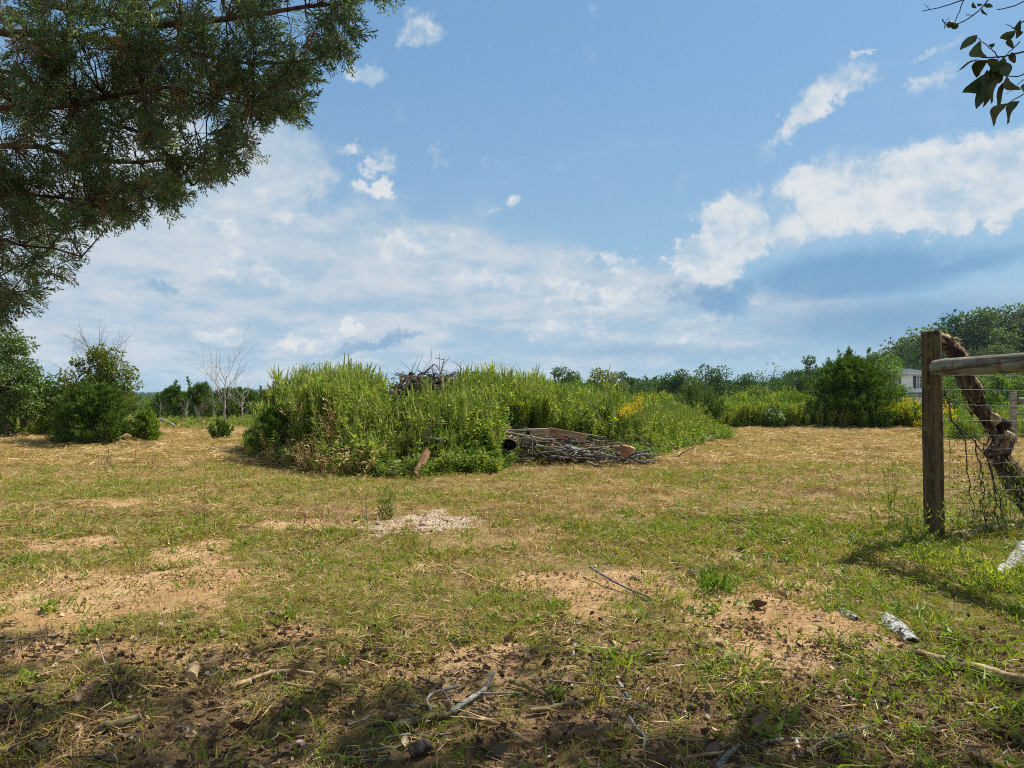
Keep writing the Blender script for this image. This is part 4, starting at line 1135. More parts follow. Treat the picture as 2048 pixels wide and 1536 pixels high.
def mound_weeds():
    n = 3900
    px = 500 + 960 * rng.random(n); y = frontd(px) + (backd(px) - frontd(px)) * rng.random(n) ** 1.3
    x = (px - CX) / FPX * y
    y = y + (fbm(x * 1.1, y * 0 + 3, 91, 3) - 0.5) * 1.6 * (px < 1000) + 0.3 * rng.normal(size=n)
    x = (px - CX) / FPX * y
    full = CAMH + (HZ - topline(px)) / FPX * (frontd(px) * 0.45 + backd(px) * 0.55) - height(x, y)
    d_in = y - frontd(px)
    d_in = d_in - 0.7 * (fbm(px / 70, y * 0, 93, 3) - 0.35)
    lim = np.interp(d_in, [0, 0.5, 1.2, 2.2, 4], [0.18, 0.38, 0.64, 0.90, 1.05]) * np.where(rng.random(n) < 0.06, 1.14, 1.0)
    patch = fbm(x * 0.9, y * 0.9, 77, 3); patch2 = fbm(x * 1.3 + 9, y * 1.3, 78, 3)
    h = np.clip(full, 0.3, 2.2) * lim * (0.60 + 0.38 * rng.random(n) + 0.95 * (fbm(x * 2.0, y * 2.0, 79, 3) - 0.5))
    h = np.maximum(h, 0.22)
    r = rng.random(n)
    idx = np.where(r < 0.5, 0, 1)
    fl = (px < 780) & (d_in > 1.5) | (patch > 0.53)
    idx = np.where(fl & (r < 0.85), np.where(r < 0.42, 2, 3), idx)
    idx = np.where((patch2 > 0.56) & (d_in < 2.6) & (r > 0.4), 4, idx)
    dry = (px > 540) & (px < 700) & (d_in < 1.4)
    idx = np.where(dry & (rng.random(n) < 0.8), np.where(r < 0.5, 5, 6), idx)
    idx = np.where((r > 0.955), 6, idx)
    idx = np.where((patch < 0.37) & (r > 0.5), 7, idx)
    pile = (px > 1000) & (px < 1320) & (y < 14.9)
    keep = ~pile & (rng.random(n) < np.interp(d_in, [-0.2, 0.3, 1.0], [0.3, 0.6, 1.0]))
    hole = (np.abs(px - 800) < 26) & (y > 13.4) & (y < 15.8)       # the brush heap on top stands free
    h = np.where((np.abs(px - 840) < 75) & (y > 13.0), h * 0.80, h)
    P = np.stack([x, y, height(x, y) - 0.02], 1)
    rot = np.stack([rng.normal(size=n) * 0.16 + np.where(dry, 0.5 * rng.normal(size=n), 0), rng.normal(size=n) * 0.16, rng.random(n) * 6.28], 1)
    wdt = np.clip(h * 1.1, 0.6, 1.5)
    k = keep & ~hole
    scatter('weeds', WS, P[k], rot[k], np.stack([wdt, wdt, h], 1)[k], idx[k], label='tall green ragweed and goldenrod stems smothering the mound', cat='weeds')
    # low growth and dead stalks fringing the mound
    n = 950
    px = 510 + 950 * rng.random(n); y = frontd(px) - 0.35 + 1.1 * rng.random(n); x = (px - CX) / FPX * y
    h = (0.12 + 0.26 * rng.random(n)) * np.where((px > 540) & (px < 740), 1.7, 1.0); r = rng.random(n)
    idx = np.where(px < 720, np.where(r < 0.6, 5, np.where(r < 0.8, 6, 4)), np.where(r < 0.3, 7, np.where(r < 0.6, 4, np.where(r < 0.85, 0, 6))))
    P = np.stack([x, y, height(x, y) - 0.01], 1); rot = np.stack([rng.normal(size=n) * 0.5, rng.normal(size=n) * 0.5, rng.random(n) * 6.28], 1)
    scatter('low_weeds', WS, P, rot, np.stack([h * 1.9, h * 1.9, h], 1), idx, label='low creeping growth and dead stalks along the foot of the mound', cat='weeds')
mound_weeds()
def spires():
    src = []
    for k in range(3):
        g = np.random.default_rng(40 + k); m = MB(); st = curve([(0, 0, 0), (g.normal() * 0.04, g.normal() * 0.04, 0.5), (g.normal() * 0.08, g.normal() * 0.08, 1.0)], 6)
        m.tube(st, np.linspace(0.006, 0.003, 6), 3, 1, caps=False)
        for j in range(9):
            f = 0.45 + 0.06 * j; p = np.array([np.interp(f, np.linspace(0, 1, 6), st[:, c]) for c in range(3)]); a = g.random() * 6.28
            e = p + np.array([math.cos(a) * 0.07, math.sin(a) * 0.07, 0.13 + 0.05 * g.random()]); m.tube([p, (p + e) / 2 + [0, 0, -0.01], e], [0.004, 0.010, 0.003], 3, 0, caps=False)
        n = 24; t = 0.15 + 0.6 * g.random(n); q = np.stack([np.interp(t, np.linspace(0, 1, 6), st[:, c]) for c in range(3)], 1); a = g.random(n) * 6.28
        m.leaves(q, np.stack([np.cos(a), np.sin(a), 0.4 + 0 * a], 1), unit(n, g) + np.array([0, 0, 1.0]), 0.13, 0.035, 2)
        src.append(source('w_spire_%d' % k, m, [M_spike, M_spike, M_weed]))
    src.append(weed_source('w_stalk', 'dry', 44))
    n = 620; px = 520 + 900 * rng.random(n); y = frontd(px) + 0.5 + 4.5 * rng.random(n) ** 1.4; x = (px - CX) / FPX * y
    full = CAMH + (HZ - topline(px)) / FPX * (frontd(px) * 0.45 + backd(px) * 0.55) - height(x, y)
    h = np.clip(full, 0.35, 2.2) * np.interp(y - frontd(px), [0, 0.5, 1.2, 2.2, 4], [0.3, 0.55, 0.82, 1.0, 1.08]) * (0.9 + 0.2 * rng.random(n))
    k = ~((px > 1000) & (px < 1320) & (y < 14.9)) & ~((np.abs(px - 800) < 26) & (y > 13.4))
    scatter('seed_spikes', src, np.stack([x, y, height(x, y)], 1)[k], np.stack([rng.normal(size=n) * 0.09, rng.normal(size=n) * 0.09, rng.random(n) * 6.28], 1)[k], np.stack([0.8 + 0 * h, 0.8 + 0 * h, h], 1)[k], rng.choice(4, n, p=[0.3, 0.3, 0.3, 0.1])[k], label='pale green seed spikes standing above the weeds on the mound', cat='weeds')
spires()
def weed_band(name, x_px, d0, d1, n, h0, h1, kinds, lab, top=None, wide=1.0):
    px = x_px[0] + (x_px[1] - x_px[0]) * rng.random(n); y = d0 + (d1 - d0) * rng.random(n); x = (px - CX) / FPX * y
    h = (h0 + (h1 - h0) * rng.random(n)) * (0.7 + 0.6 * fbm(x * 0.6, y * 0.6, 90, 3))
    P = np.stack([x, y, height(x, y) - 0.02], 1)
    rot = np.stack([rng.normal(size=n) * 0.12, rng.normal(size=n) * 0.12, rng.random(n) * 6.28], 1)
    w_ = np.clip(h, 0.4, 1.4) * wide
    scatter(name, WS, P, rot, np.stack([w_, w_, h], 1), rng.choice(kinds, n), label=lab, cat='weeds')
weed_band('field_edge_weeds', (1330, 1860), 26.5, 31, 1500, 0.55, 0.95, [0, 2, 3, 2, 7], 'band of weeds along the right end of the mown field')
weed_band('far_edge_weeds', (1120, 1640), 31, 44, 900, 0.8, 1.3, [0, 2, 3, 7], 'rank growth beyond the weed band')
weed_band('left_edge_weeds', (-350, 250), 22, 27, 1100, 0.4, 0.7, [0, 7, 7, 2], 'green undergrowth along the foot of the left trees')
weed_band('gap_weeds', (300, 640), 26, 36, 700, 0.18, 0.38, [0, 7, 2, 5], 'rough growth in the gap beyond the left field')
weed_band('fence_weeds', (1850, 2350), 19, 30, 700, 0.5, 0.9, [0, 2, 7], 'weeds beyond the wire fence')

# shrubs that can be told apart on the mound
def onm(fn, name, px, d, top, wpx, *a, **k):
    x, y, z = spot(px, d)
    return fn(name, CAMH + (HZ - top) / FPX * d - z, wid(wpx, d), *a, loc=(x, y, z - 0.05), **k)
onm(make_cedar, 'cedar_bush', 556, 13.6, 800, 104, 3600, 0.10, M_cedar, seed=61, shape='dome', label='dark cedar bush at the left end of the weed mound', up=0.5, leaders=3)
onm(make_shrub, 'shrub', 672, 15.2, 738, 170, 150, 60, 0.09, M_weed, seed=62, label='large feathery green shrub on the left half of the mound', wdt=0.12, arch=0.3)
onm(make_shrub, 'shrub', 745, 15.6, 752, 60, 50, 50, 0.09, M_weed_dark, seed=67, label='darker shrub between the feathery one and the brush heap', wdt=0.2, arch=0.3)
onm(make_shrub, 'shrub', 1010, 16.4, 752, 130, 90, 50, 0.09, M_weed, seed=63, label='green shrub on the right half of the mound', wdt=0.12)
for i, (px, top, lab) in enumerate(((573, 748, 'pointed young sapling at the left top of the mound'), (600, 742, 'second pointed sapling beside the feathery shrub'), (548, 765, 'short pointed sapling over the cedar bush'))):
    onm(make_cedar, 'sapling', px, 14.8, top, 26, 300, 0.07, M_weed_dark, seed=610 + i, shape='cone', leaders=0, label=lab, wild=0.2, wdt=0.35)
for i, (px, top, w_, lab) in enumerate(((630, 724, 60, 'bare twiggy stems above the feathery shrub'), (690, 728, 80, 'thin seeding stems rising from the feathery shrub'), (990, 724, 80, 'tall airy seed stems over the right of the mound'), (1050, 742, 50, 'smaller airy seed stems toward the right end of the mound top'))):
    x, y, z = spot(px, 15.8)
    r_ = make_bare('tall_weed', CAMH + (HZ - top) / FPX * 15.8 - z, wid(w_, 15.8) * 1.5, 620 + i, lab, (x, y, z), M_stick_dark if i == 0 else M_stick, limbs=9, twigs=5, r0=0.004, trunks=4, cat='weed', rise=2.2)
    cm = MB(); n_ = 420
    hh = CAMH + (HZ - top) / FPX * 15.8 - z
    q = np.stack([rng.normal(size=n_) * wid(w_, 15.8) * 0.32, rng.normal(size=n_) * 0.15, hh * (0.55 + 0.42 * rng.random(n_))], 1)
    cm.leaves(q, unit(n_) * 0.5 + np.array([0, 0, 0.8]), unit(n_), 0.05, 0.012)
    tag(link('foliage', cm.mesh('foliage', M_spike if i else M_weed_dark), r_), kind='stuff')
# goldenrod
def goldenrod(px, d, top, w_, seed, lab, n=9):
    g = np.random.default_rng(seed); x, y, z = spot(px, d); h = CAMH + (HZ - top) / FPX * d - z
    root = thing('goldenrod', lab, 'wildflower', (x, y, z))
    sm = MB(); lm = MB(); fm = MB()
    for k in range(n):
        e = np.array([(g.random() - 0.5) * wid(w_, d), g.normal() * 0.1, 0]); e[2] = h * (0.62 + 0.38 * (e[0] / wid(w_, d) + 0.5)) * (0.92 + 0.1 * g.random())
        b = np.array([e[0] * 0.5, e[1] * 0.5, -0.02]); st = curve([b, (b + e) / 2, e], 6)
        sm.tube(st, np.linspace(0.006, 0.002, 6), 4, caps=False)
        t = 0.2 + 0.7 * g.random(30); q = np.stack([np.interp(t, np.linspace(0, 1, 6), st[:, c]) for c in range(3)], 1)
        lm.leaves(q, unit(30, g) + np.array([0, 0, 0.4]), unit(30, g), 0.09, 0.018)
        m_ = 90; q = e + g.normal(size=(m_, 3)) * np.array([0.055, 0.055, 0.07]) - np.array([0, 0, 0.06])
        fm.leaves(q, unit(m_, g), unit(m_, g), 0.032, 0.03)
    tag(link('stem', sm.mesh('stem', M_stick, True), root), kind='stuff'); tag(link('foliage', lm.mesh('foliage', M_weed_dark), root), kind='stuff'); tag(link('blossom', fm.mesh('blossom', M_gold), root), kind='stuff')
goldenrod(1258, 15.4, 793, 46, 71, 'bright yellow goldenrod blooming behind the mound', 12)
goldenrod(1845, 26, 838, 40, 72, 'low yellow goldenrod at the foot of the flowering bush', 6)
goldenrod(1902, 12, 772, 14, 73, 'small yellow flowers seen through the wire fence', 1)
# ------------------------------------------------------------------ brush heap on top of the mound
def stick_mesh(name, p0, p1, r0, r1, mat, n=7, wob=0.03, sag=0.0, side=0, g=rng, rough=0.25, sides=6):
    p0 = np.array(p0, float); p1 = np.array(p1, float); l = np.linalg.norm(p1 - p0)
    mid = (p0 + p1) / 2 + np.array([g.normal() * wob * l, g.normal() * wob * l, sag * l + g.normal() * wob * l])
    m = MB(); st = curve([p0, mid, p1], n, wob * 0.15 * l, g); m.tube(st, np.linspace(r0, r1, n), sides, 0, rough, int(g.integers(1e6)))
    for k in range(side):
        q = st[2 + k % (n - 3)]; d = (p1 - p0) / l + g.normal(size=3) * 0.7; e = q + d * l * 0.28
        m.tube(curve([q, (q + e) / 2 + g.normal(size=3) * 0.02 * l, e], 4), np.linspace(r1 * 0.9, r1 * 0.35, 4), 4, caps=False)
    return m.mesh(name, mat, True)
g = np.random.default_rng(55)
heap = thing('brush_heap', 'tangled heap of dark branches poking from the top of the mound', 'brush heap', (0, 0, 0))
D1 = 14.4
link('stump', stick_mesh('stump', at(812, 802, D1), at(823, 745, D1), 0.09, 0.055, M_stick_dark, 6, 0.02, rough=0.4, sides=9), heap)
link('log', stick_mesh('log', at(772, 788, D1 - 0.2), at(812, 782, D1 + 0.2), 0.065, 0.06, M_stick_dark, 6, 0.02, rough=0.3, sides=9), heap)
link('log', stick_mesh('log', at(776, 802, D1 - 0.3), at(816, 795, D1), 0.07, 0.06, M_stick_dark, 6, 0.02, rough=0.3, sides=9), heap)
link('log', stick_mesh('log', at(788, 776, D1), at(818, 752, D1 + 0.2), 0.04, 0.03, M_stick_dark, 6, 0.04, rough=0.3, sides=8), heap)
for k in range(46):
    a = at(785 + 110 * g.random(), 782 - 22 * g.random() * (1 if k % 2 else 0.3), D1 + g.normal() * 0.45)
    b = at(790 + 130 * g.random(), 742 + 22 * g.random(), D1 + g.normal() * 0.5)
    link('branch', stick_mesh('branch', a, b, 0.016 + 0.014 * g.random(), 0.006, M_stick_dark if k % 3 else M_stick, 7, 0.10, 0.10 * g.random(), 3, g), heap)
link('branch', stick_mesh('branch', at(874, 785, D1), at(889, 717, D1), 0.016, 0.007, M_stick_dark, 7, 0.02, 0, 4, g), heap)
link('branch', stick_mesh('branch', at(889, 720, D1), at(870, 716, D1), 0.008, 0.004, M_stick_dark, 4, 0.05, 0, 1, g), heap)
link('branch', stick_mesh('branch', at(918, 785, D1), at(923, 737, D1), 0.010, 0.006, M_stick_dark, 6, 0.05, 0, 1, g), heap)
link('branch', stick_mesh('branch', at(923, 737, D1), at(904, 722, D1), 0.006, 0.004, M_stick_dark, 5, 0.05, 0.1, 1, g), heap)

# ------------------------------------------------------------------ woodpile with planks at the front of the mound
M_board = bark_mat('weathered_board', (0.20, 0.12, 0.07), (0.38, 0.25, 0.15), 16, (0.15, 1, 1), 0.3)
M_board_grey = bark_mat('grey_board', (0.16, 0.14, 0.11), (0.34, 0.30, 0.24), 18, (0.15, 1, 1), 0.3)
M_red_board = bark_mat('split_plank', (0.22, 0.11, 0.06), (0.40, 0.24, 0.15), 10, (1, 1, 0.15), 0.4)
M_black = plain_mat('black_rubber', (0.018, 0.018, 0.018), 0.5, 0.3, 8)
M_bluelog = bark_mat('blue_grey_log', (0.05, 0.06, 0.065), (0.16, 0.18, 0.18), 14, (0.3, 1, 1), 0.5, c3=(0.25, 0.27, 0.26))
M_brownlog = bark_mat('brown_log', (0.12, 0.06, 0.04), (0.30, 0.17, 0.11), 14, (0.3, 1, 1), 0.5)
pile = thing('brush_pile', 'low pile of logs, sticks and grey branches at the front of the mound', 'brush pile', (0, 0, 0))
D2 = 12.9
def pz(px, dy): return spot(px, dy)[2]
def ridge(px): return np.interp(px, [1010, 1040, 1100, 1160, 1220, 1270, 1310], [0.18, 0.48, 0.52, 0.42, 0.32, 0.18, 0.03])
pm = MB()      # rotten debris that fills the pile
for k in range(420):
    px = 1020 + 285 * g.random(); dy = D2 - 0.35 + 1.3 * g.random()
    x, y, z = spot(px, dy); zz = z + ridge(px) * g.random() * 0.85 * min(1, (dy - D2 + 0.5) / 0.7)
    v = unit(1, g)[0]; v[2] *= 0.3; l = 0.06 + 0.12 * g.random()
    pm.tube(np.array([[x, y, zz], np.array([x, y, zz]) + v * l]), [0.012 + 0.02 * g.random(), 0.006], 5)
tag(link('debris', pm.mesh('debris', M_stick_dark), pile), kind='stuff')
mats_ = [M_stick, M_stick_grey, M_stick_dark, M_brownlog, M_stick_dark, M_stick]
for k in range(150):
    px = 1022 + 275 * g.random(); f = g.random(); dy = D2 - 0.45 + 1.3 * f
    x, y, z = spot(px, dy); top = ridge(px) * min(1, 0.25 + f * 1.1)
    zz = z + 0.04 + top * g.random() ** 0.6
    a = g.normal() * 0.5 + (math.pi if g.random() < 0.5 else 0); l = 0.25 + 0.6 * g.random() ** 1.5
    d = np.array([math.cos(a), math.sin(a), -0.25 * g.random() + g.normal() * 0.18]) * l
    p = np.array([x, y, zz]); rr = 0.007 + 0.018 * g.random() ** 2
    link('branch', stick_mesh('branch', p - d / 2, p + d / 2, rr, rr * 0.5, mats_[k % 6], 6, 0.09, 0.03, 2 if k % 4 == 0 else 0, g, 0.25, 5), pile)
for a, b, dd, rr, mt in ((1128, 1172, 0.15, 0.05, M_bluelog), (1118, 1168, 0.55, 0.055, M_bluelog), (1140, 1180, -0.1, 0.045, M_bluelog), (1050, 1092, 0.2, 0.045, M_bluelog), (1200, 1232, -0.4, 0.032, M_bluelog), (1085, 1135, 0.7, 0.04, M_bluelog), (1098, 1122, 0.0, 0.055, M_brownlog)):
    ra = 0.5 * ridge(a) + 0.05; rb = 0.35 * ridge(b) + 0.05
    link('log', stick_mesh('log', (spot(a, D2 + dd)[0], D2 + dd, pz(a, D2 + dd) + ra + 0.12 * (dd > 0.3)), (spot(b, D2 + dd)[0], D2 + dd + 0.1, pz(b, D2 + dd) + rb + 0.12 * (dd > 0.3)), rr, rr * 0.9, mt, 6, 0.02, 0, 0, g, 0.15, 10), pile)
for (a, ya, b, yb, dd, rr) in ((1072, 890, 1152, 922, -0.5, 0.018), (1060, 868, 1078, 893, -0.45, 0.014), (1105, 880, 1128, 895, -0.5, 0.012), (1198, 928, 1225, 897, -0.6, 0.020), (1222, 915, 1250, 882, -0.6, 0.013), (1206, 882, 1218, 908, -0.55, 0.010), (1172, 922, 1206, 934, -0.65, 0.022), (1198, 925, 1230, 922, -0.7, 0.024), (1262, 915, 1300, 909, -0.3, 0.018), (1270, 920, 1302, 932, -0.5, 0.016), (1200, 900, 1211, 872, -0.4, 0.009), (1137, 866, 1160, 890, -0.4, 0.010), (1065, 888, 1065, 912, -0.6, 0.012), (1290, 880, 1308, 906, 0.1, 0.010), (1268, 868, 1300, 888, 0.2, 0.008)):
    link('branch', stick_mesh('branch', at(a, ya, D2 + dd), at(b, yb, D2 + dd + 0.05), rr, rr * 0.6, M_stick_grey if rr < 0.02 else M_stick, 7, 0.05, 0.03, 1, g), pile)
# old timber frame lying on the pile
fr = thing('timber_frame', 'weathered timber frame of boards lying on top of the brush pile', 'frame', (0, 0, 0))
def board(nm, p0, p1, w_, t_, mat, parent, roll=0.0):
    p0 = Vector(p0); p1 = Vector(p1); d = p1 - p0
    q = d.to_track_quat('X', 'Z').to_matrix() @ Matrix.Rotation(roll, 3, 'X')
    m = MB(); n_ = 8
    for k in range(1):
        m.box((0, 0, 0), (d.length, w_, t_))
    me = m.mesh(nm, mat)
    o = link(nm, me, parent); o.location = (p0 + p1) / 2; o.rotation_euler = q.to_euler()
    bv = o.modifiers.new('edge', 'BEVEL'); bv.width = min(t_, w_) * 0.12; bv.segments = 1
    return o
D3 = D2 + 0.35
A_ = at(1017, 861, D3 - 0.3); B_ = at(1098, 858, D3 + 0.1); C_ = at(1172, 874, D3 - 0.1); A2 = at(1020, 866, D3 - 0.35); B2 = at(1086, 878, D3 - 0.55)
board('rail', A_, B_, 0.05, 0.035, M_board_grey, fr); board('rail', A2, B2, 0.05, 0.03, M_board_grey, fr)
board('board', B_ - np.array([0, 0.02, 0.045]), C_ - np.array([0, 0, 0.02]), 0.035, 0.15, M_board, fr)
board('post', at(1098, 859.5, D3 + 0.06), at(1098.5, 874, D3 + 0.06), 0.045, 0.04, M_board_grey, fr)
board('block', at(1052, 863, D3), at(1060, 864, D3), 0.06, 0.10, M_stick_dark, fr)
board('board', at(1062, 867, D3 - 0.1), at(1096, 866, D3 - 0.05), 0.03, 0.09, M_board, fr)
board('rail', at(1044, 877, D3 - 0.4), at(1110, 878, D3 - 0.3), 0.05, 0.03, M_board_grey, fr)
board('post', at(1047, 878, D3 - 0.42), at(1042, 895, D3 - 0.5), 0.04, 0.04, M_stick_dark, fr)
# cut round of wood, tyre-like black tub, plank
m = MB(); c = at(1252, 902, D2 - 0.55); th = np.linspace(0, 2 * math.pi, 19)[:-1]
rr_ = 0.115 * (1 + 0.18 * np.sin(th * 3 + 1) + 0.08 * np.sin(th * 7)); ring = np.stack([rr_ * np.cos(th) * 1.1, 0 * th, rr_ * np.sin(th) * 0.8], 1)
m.add(np.vstack([c + ring, c + ring + np.array([0.03, 0.12, 0.01]), c[None] + np.array([[0, -0.012, 0]]), c[None] + np.array([[0, 0.12, 0]])]), [[k, (k + 1) % 18, 18 + (k + 1) % 18, 18 + k] for k in range(18)])
m.add(np.vstack([c + ring, c[None] + np.array([[0, -0.012, 0]])]), [[(k + 1) % 18, k, 18] for k in range(18)])
tag(link('wood_round', m.mesh('wood_round', M_red_board)), 'reddish cut round of wood at the right end of the brush pile', 'wood')
tub = thing('plastic_tub', 'black round tub with pale rim half buried left of the brush pile', 'tub', (0, 0, 0))
c = at(1018, 889, D2 - 0.5); th = np.linspace(0, 2 * math.pi, 25)[:-1]; m = MB(); rings = []
for r_, yy in ((0.125, 0), (0.135, 0.02), (0.128, 0.10), (0.10, 0.24), (0.0001, 0.245)):
    rings.append(c + np.stack([r_ * np.cos(th), yy + 0 * th, r_ * 0.72 * np.sin(th)], 1))
VV = np.vstack(rings); m.add(VV, [[q * 24 + k, q * 24 + (k + 1) % 24, (q + 1) * 24 + (k + 1) % 24, (q + 1) * 24 + k] for q in range(4) for k in range(24)])
link('shell', m.mesh('shell', M_black, True), tub)
m = MB(); m.tube(np.vstack([rings[1], rings[1][:1]]), 0.008, 6, caps=False); link('rim', m.mesh('rim', M_stick_grey, True), tub)
pk = link('plank', None)
bpy.data.objects.remove(pk)
pl = board('plank', at(832, 949, 10.85), at(857, 900, 11.1), 0.13, 0.03, M_red_board, None, 0.0)
pl.rotation_euler = Vector(at(857, 900, 11.1) - at(832, 949, 10.85)).to_track_quat('X', 'Y').to_euler()
tag(pl, 'reddish plank leaning against the front of the weeds', 'plank')
m = stick_mesh('board', at(886, 881, 12.0), at(912, 884, 12.2), 0.02, 0.02, M_board_grey, 4, 0, 0, 0, g)
tag(link('old_board', m), 'short grey board end showing in the weeds left of the pile', 'board')
for i, (a, ya, b, yb, lab) in enumerate(((852, 876, 892, 882, 'thin grey dead branch in the weeds above the leaning plank'), (846, 888, 864, 850, 'pale dead stalk standing behind the leaning plank'), (770, 922, 828, 946, 'long dry stem arching down to the foot of the plank'), (1355, 914, 1392, 893, 'bent dry stems at the right foot of the mound'))):
    m = stick_mesh('branch', at(a, ya, 11.35), at(b, yb, 11.35), 0.010, 0.006, M_stick_grey if i < 2 else M_stick, 8, 0.04, 0.06, 3 if i < 2 else 0, g)
    tag(link('dry_stalk' if i > 1 else 'dead_branch', m), lab, 'branch')

# ------------------------------------------------------------------ fence
M_post = bark_mat('post_wood', (0.040, 0.028, 0.018), (0.135, 0.095, 0.055), 26, (1, 1, 0.05), 0.6, c3=(0.10, 0.095, 0.04))
M_rail = bark_mat('rail_wood', (0.085, 0.085, 0.066), (0.225, 0.23, 0.185), 20, (1, 0.06, 1), 0.4, c3=(0.12, 0.09, 0.06))
M_crack = plain_mat('crack', (0.03, 0.02, 0.015), 1, 0.1)
M_wire = plain_mat('galvanised_wire', (0.17, 0.18, 0.175), 0.7, 0.2, 4, 0.3, 0.0)
def round_post(nm, x, y, z0, z1, r, mat, parent, seed, lean=(0, 0)):
    g = np.random.default_rng(seed); n = 26
    zz = np.linspace(z0, z1 - 0.012, n); P = np.stack([x + lean[0] * (zz - z0), y + lean[1] * (zz - z0), zz], 1)
    m = MB(); sd_ = 24; a = np.arange(sd_) / sd_ * 6.2832
    rr = r * (1 + 0.02 * np.sin(zz * 3))[:, None] * (1 + 0.015 * g.normal(size=(1, sd_)) + 0.008 * g.normal(size=(n, sd_)))
    V = np.stack([P[:, 0:1] + rr * np.cos(a), P[:, 1:2] + rr * np.sin(a), np.repeat(P[:, 2:3], sd_, 1)], -1)
    top = V[-1].copy(); top[:, :2] = P[-1, :2] + (top[:, :2] - P[-1, :2]) * 0.93; top[:, 2] = z1 + g.normal(size=sd_) * 0.003
    V = np.concatenate([V, top[None]], 0); F = [[q * sd_ + k, q * sd_ + (k + 1) % sd_, (q + 1) * sd_ + (k + 1) % sd_, (q + 1) * sd_ + k] for q in range(n) for k in range(sd_)]
    m.add(V.reshape(-1, 3), F); cc = np.array([[P[-1, 0], P[-1, 1], z1 - 0.004]])
    m.add(np.vstack([top, cc]), [[k, (k + 1) % sd_, sd_] for k in range(sd_)])
    return link(nm, m.mesh(nm, mat, True), parent)
FY = 6.27; FX = spot(1866, FY)[0]; ftop = CAMH + (HZ - 663) / FPX * FY; fz = hz(FX, FY)
fence = thing('wire_fence', 'round post and rail fence with wire mesh at the right edge', 'fence', (0, 0, 0))
round_post('post', FX, FY, fz - 0.3, ftop, 0.0765, M_post, fence, 1, (-0.006, 0))
# rail running from the corner post towards the camera
def log_between(nm, p0, p1, r0, r1, mat, parent, seed, cracks=True, n=24, cap=0.9):
    p0 = np.array(p0, float); p1 = np.array(p1, float); g = np.random.default_rng(seed)
    m = MB(); t = np.linspace(0, 1, n); P = p0 + (p1 - p0) * t[:, None]
    rad = r0 + (r1 - r0) * t; rad[0] *= 0.86; P2 = P.copy()
    m.tube(P2, rad, 22, 0, 0.03, seed)
    o = link(nm, m.mesh(nm, mat, True), parent)
    return o
Rz = CAMH + (HZ - 735) / FPX * 6.13
P0 = np.array([spot(1874, 6.1)[0], 6.12, Rz]); P1 = P0 + np.array([0.10, -0.80, 0.0]) * 3.1
rl = log_between('rail', P0, P1, 0.069, 0.072, M_rail, fence, 2)
# drying crack along the rail, a sliver of dark wood just proud of the surface
dr_ = (P1 - P0) / np.linalg.norm(P1 - P0); sdv = np.cross(dr_, [0, 0, 1]); sdv /= np.linalg.norm(sdv)
if sdv[0] > 0: sdv = -sdv
cm_ = MB(); cp = []
for k in range(14):
    f = 0.01 + 0.5 * k / 13; th = -0.65 + 1.15 * k / 13 + 0.03 * math.sin(k * 2.1)
    c0 = P0 + (P1 - P0) * f; cp.append(c0 + (sdv * math.cos(th) + np.array([0, 0, 1]) * math.sin(th)) * 0.0685)
cm_.tube(cp, [0.0015, 0.003, 0.004, 0.004, 0.003, 0.004, 0.004, 0.003, 0.003, 0.003, 0.003, 0.002, 0.002, 0.001], 5, caps=False)
link('crack', cm_.mesh('crack', M_crack), rl)
# second corner post out of the left rail's far end
P2_ = P0 + np.array([0.10, -0.80, 0.0]) * 2.95
round_post('post', P2_[0] + 0.14, P2_[1], hz(P2_[0], P2_[1]) - 0.2, ftop, 0.076, M_post, fence, 5)
# horizontal and vertical wires of the mesh, running right from the corner post
y_w = FY + 0.03; x_end = FX + 3.4
def wy(x): return y_w + 0.05 * np.sin(x * 1.7)
g = np.random.default_rng(77)
zrows = [CAMH + (HZ - r_) / FPX * FY for r_ in (751, 780, 811, 841)]
z_ = zrows[-1] - 0.128
while z_ > fz + 0.05:
    zrows.append(z_); z_ -= 0.11 + 0.012 * g.random()
xs_w = np.linspace(FX + 0.07, x_end, 40)
for zr in zrows:
    ph = g.random() * 6; P_ = np.stack([xs_w, wy(xs_w), zr + 0.006 * np.sin(xs_w * 2.2 + ph) + 0.002 * g.normal(size=40)], 1)
    link('horizontal_wire', MB().tube(P_, 0.0020 if zr > zrows[4] else 0.0016, 5, caps=False).mesh('horizontal_wire', M_wire, True), fence)
xv = FX + 0.16
while xv < x_end:
    n_ = 16; zz = np.linspace(zrows[0] + (0.02 if g.random() < 0.5 else 0), fz + 0.0, n_)
    xx = xv + 0.006 * np.sin(zz * 3 + g.random() * 6) + 0.0025 * g.normal(size=n_)
    link('vertical_wire', MB().tube(np.stack([xx, wy(xx) + 0.002, zz], 1), 0.0014, 4, caps=False).mesh('vertical_wire', M_wire, True), fence)
    xv += 0.066 + 0.008 * g.normal()
# distant fence post with its own rail
f2 = thing('distant_fence', 'far weathered fence post with short rail beyond the leaning log', 'fence', (0, 0, 0))
X2, Y2, Z2 = spot(2026, 18)
round_post('post', X2, Y2, Z2 - 0.2, CAMH + (HZ - 784) / FPX * 18, 0.075, M_board_grey, f2, 8)
log_between('rail', (X2 + 0.05, Y2 - 0.12, CAMH + (HZ - 800) / FPX * 18), (X2 + 2.6, Y2 - 0.12, CAMH + (HZ - 800) / FPX * 18), 0.065, 0.068, M_rail, f2, 9)
for zr in (0.95, 0.8, 0.62, 0.45):
    link('horizontal_wire', MB().tube([(X2, Y2 - 0.07, zr), (X2 + 2.6, Y2 - 0.07, zr)], 0.004, 4).mesh('horizontal_wire', M_wire), f2)

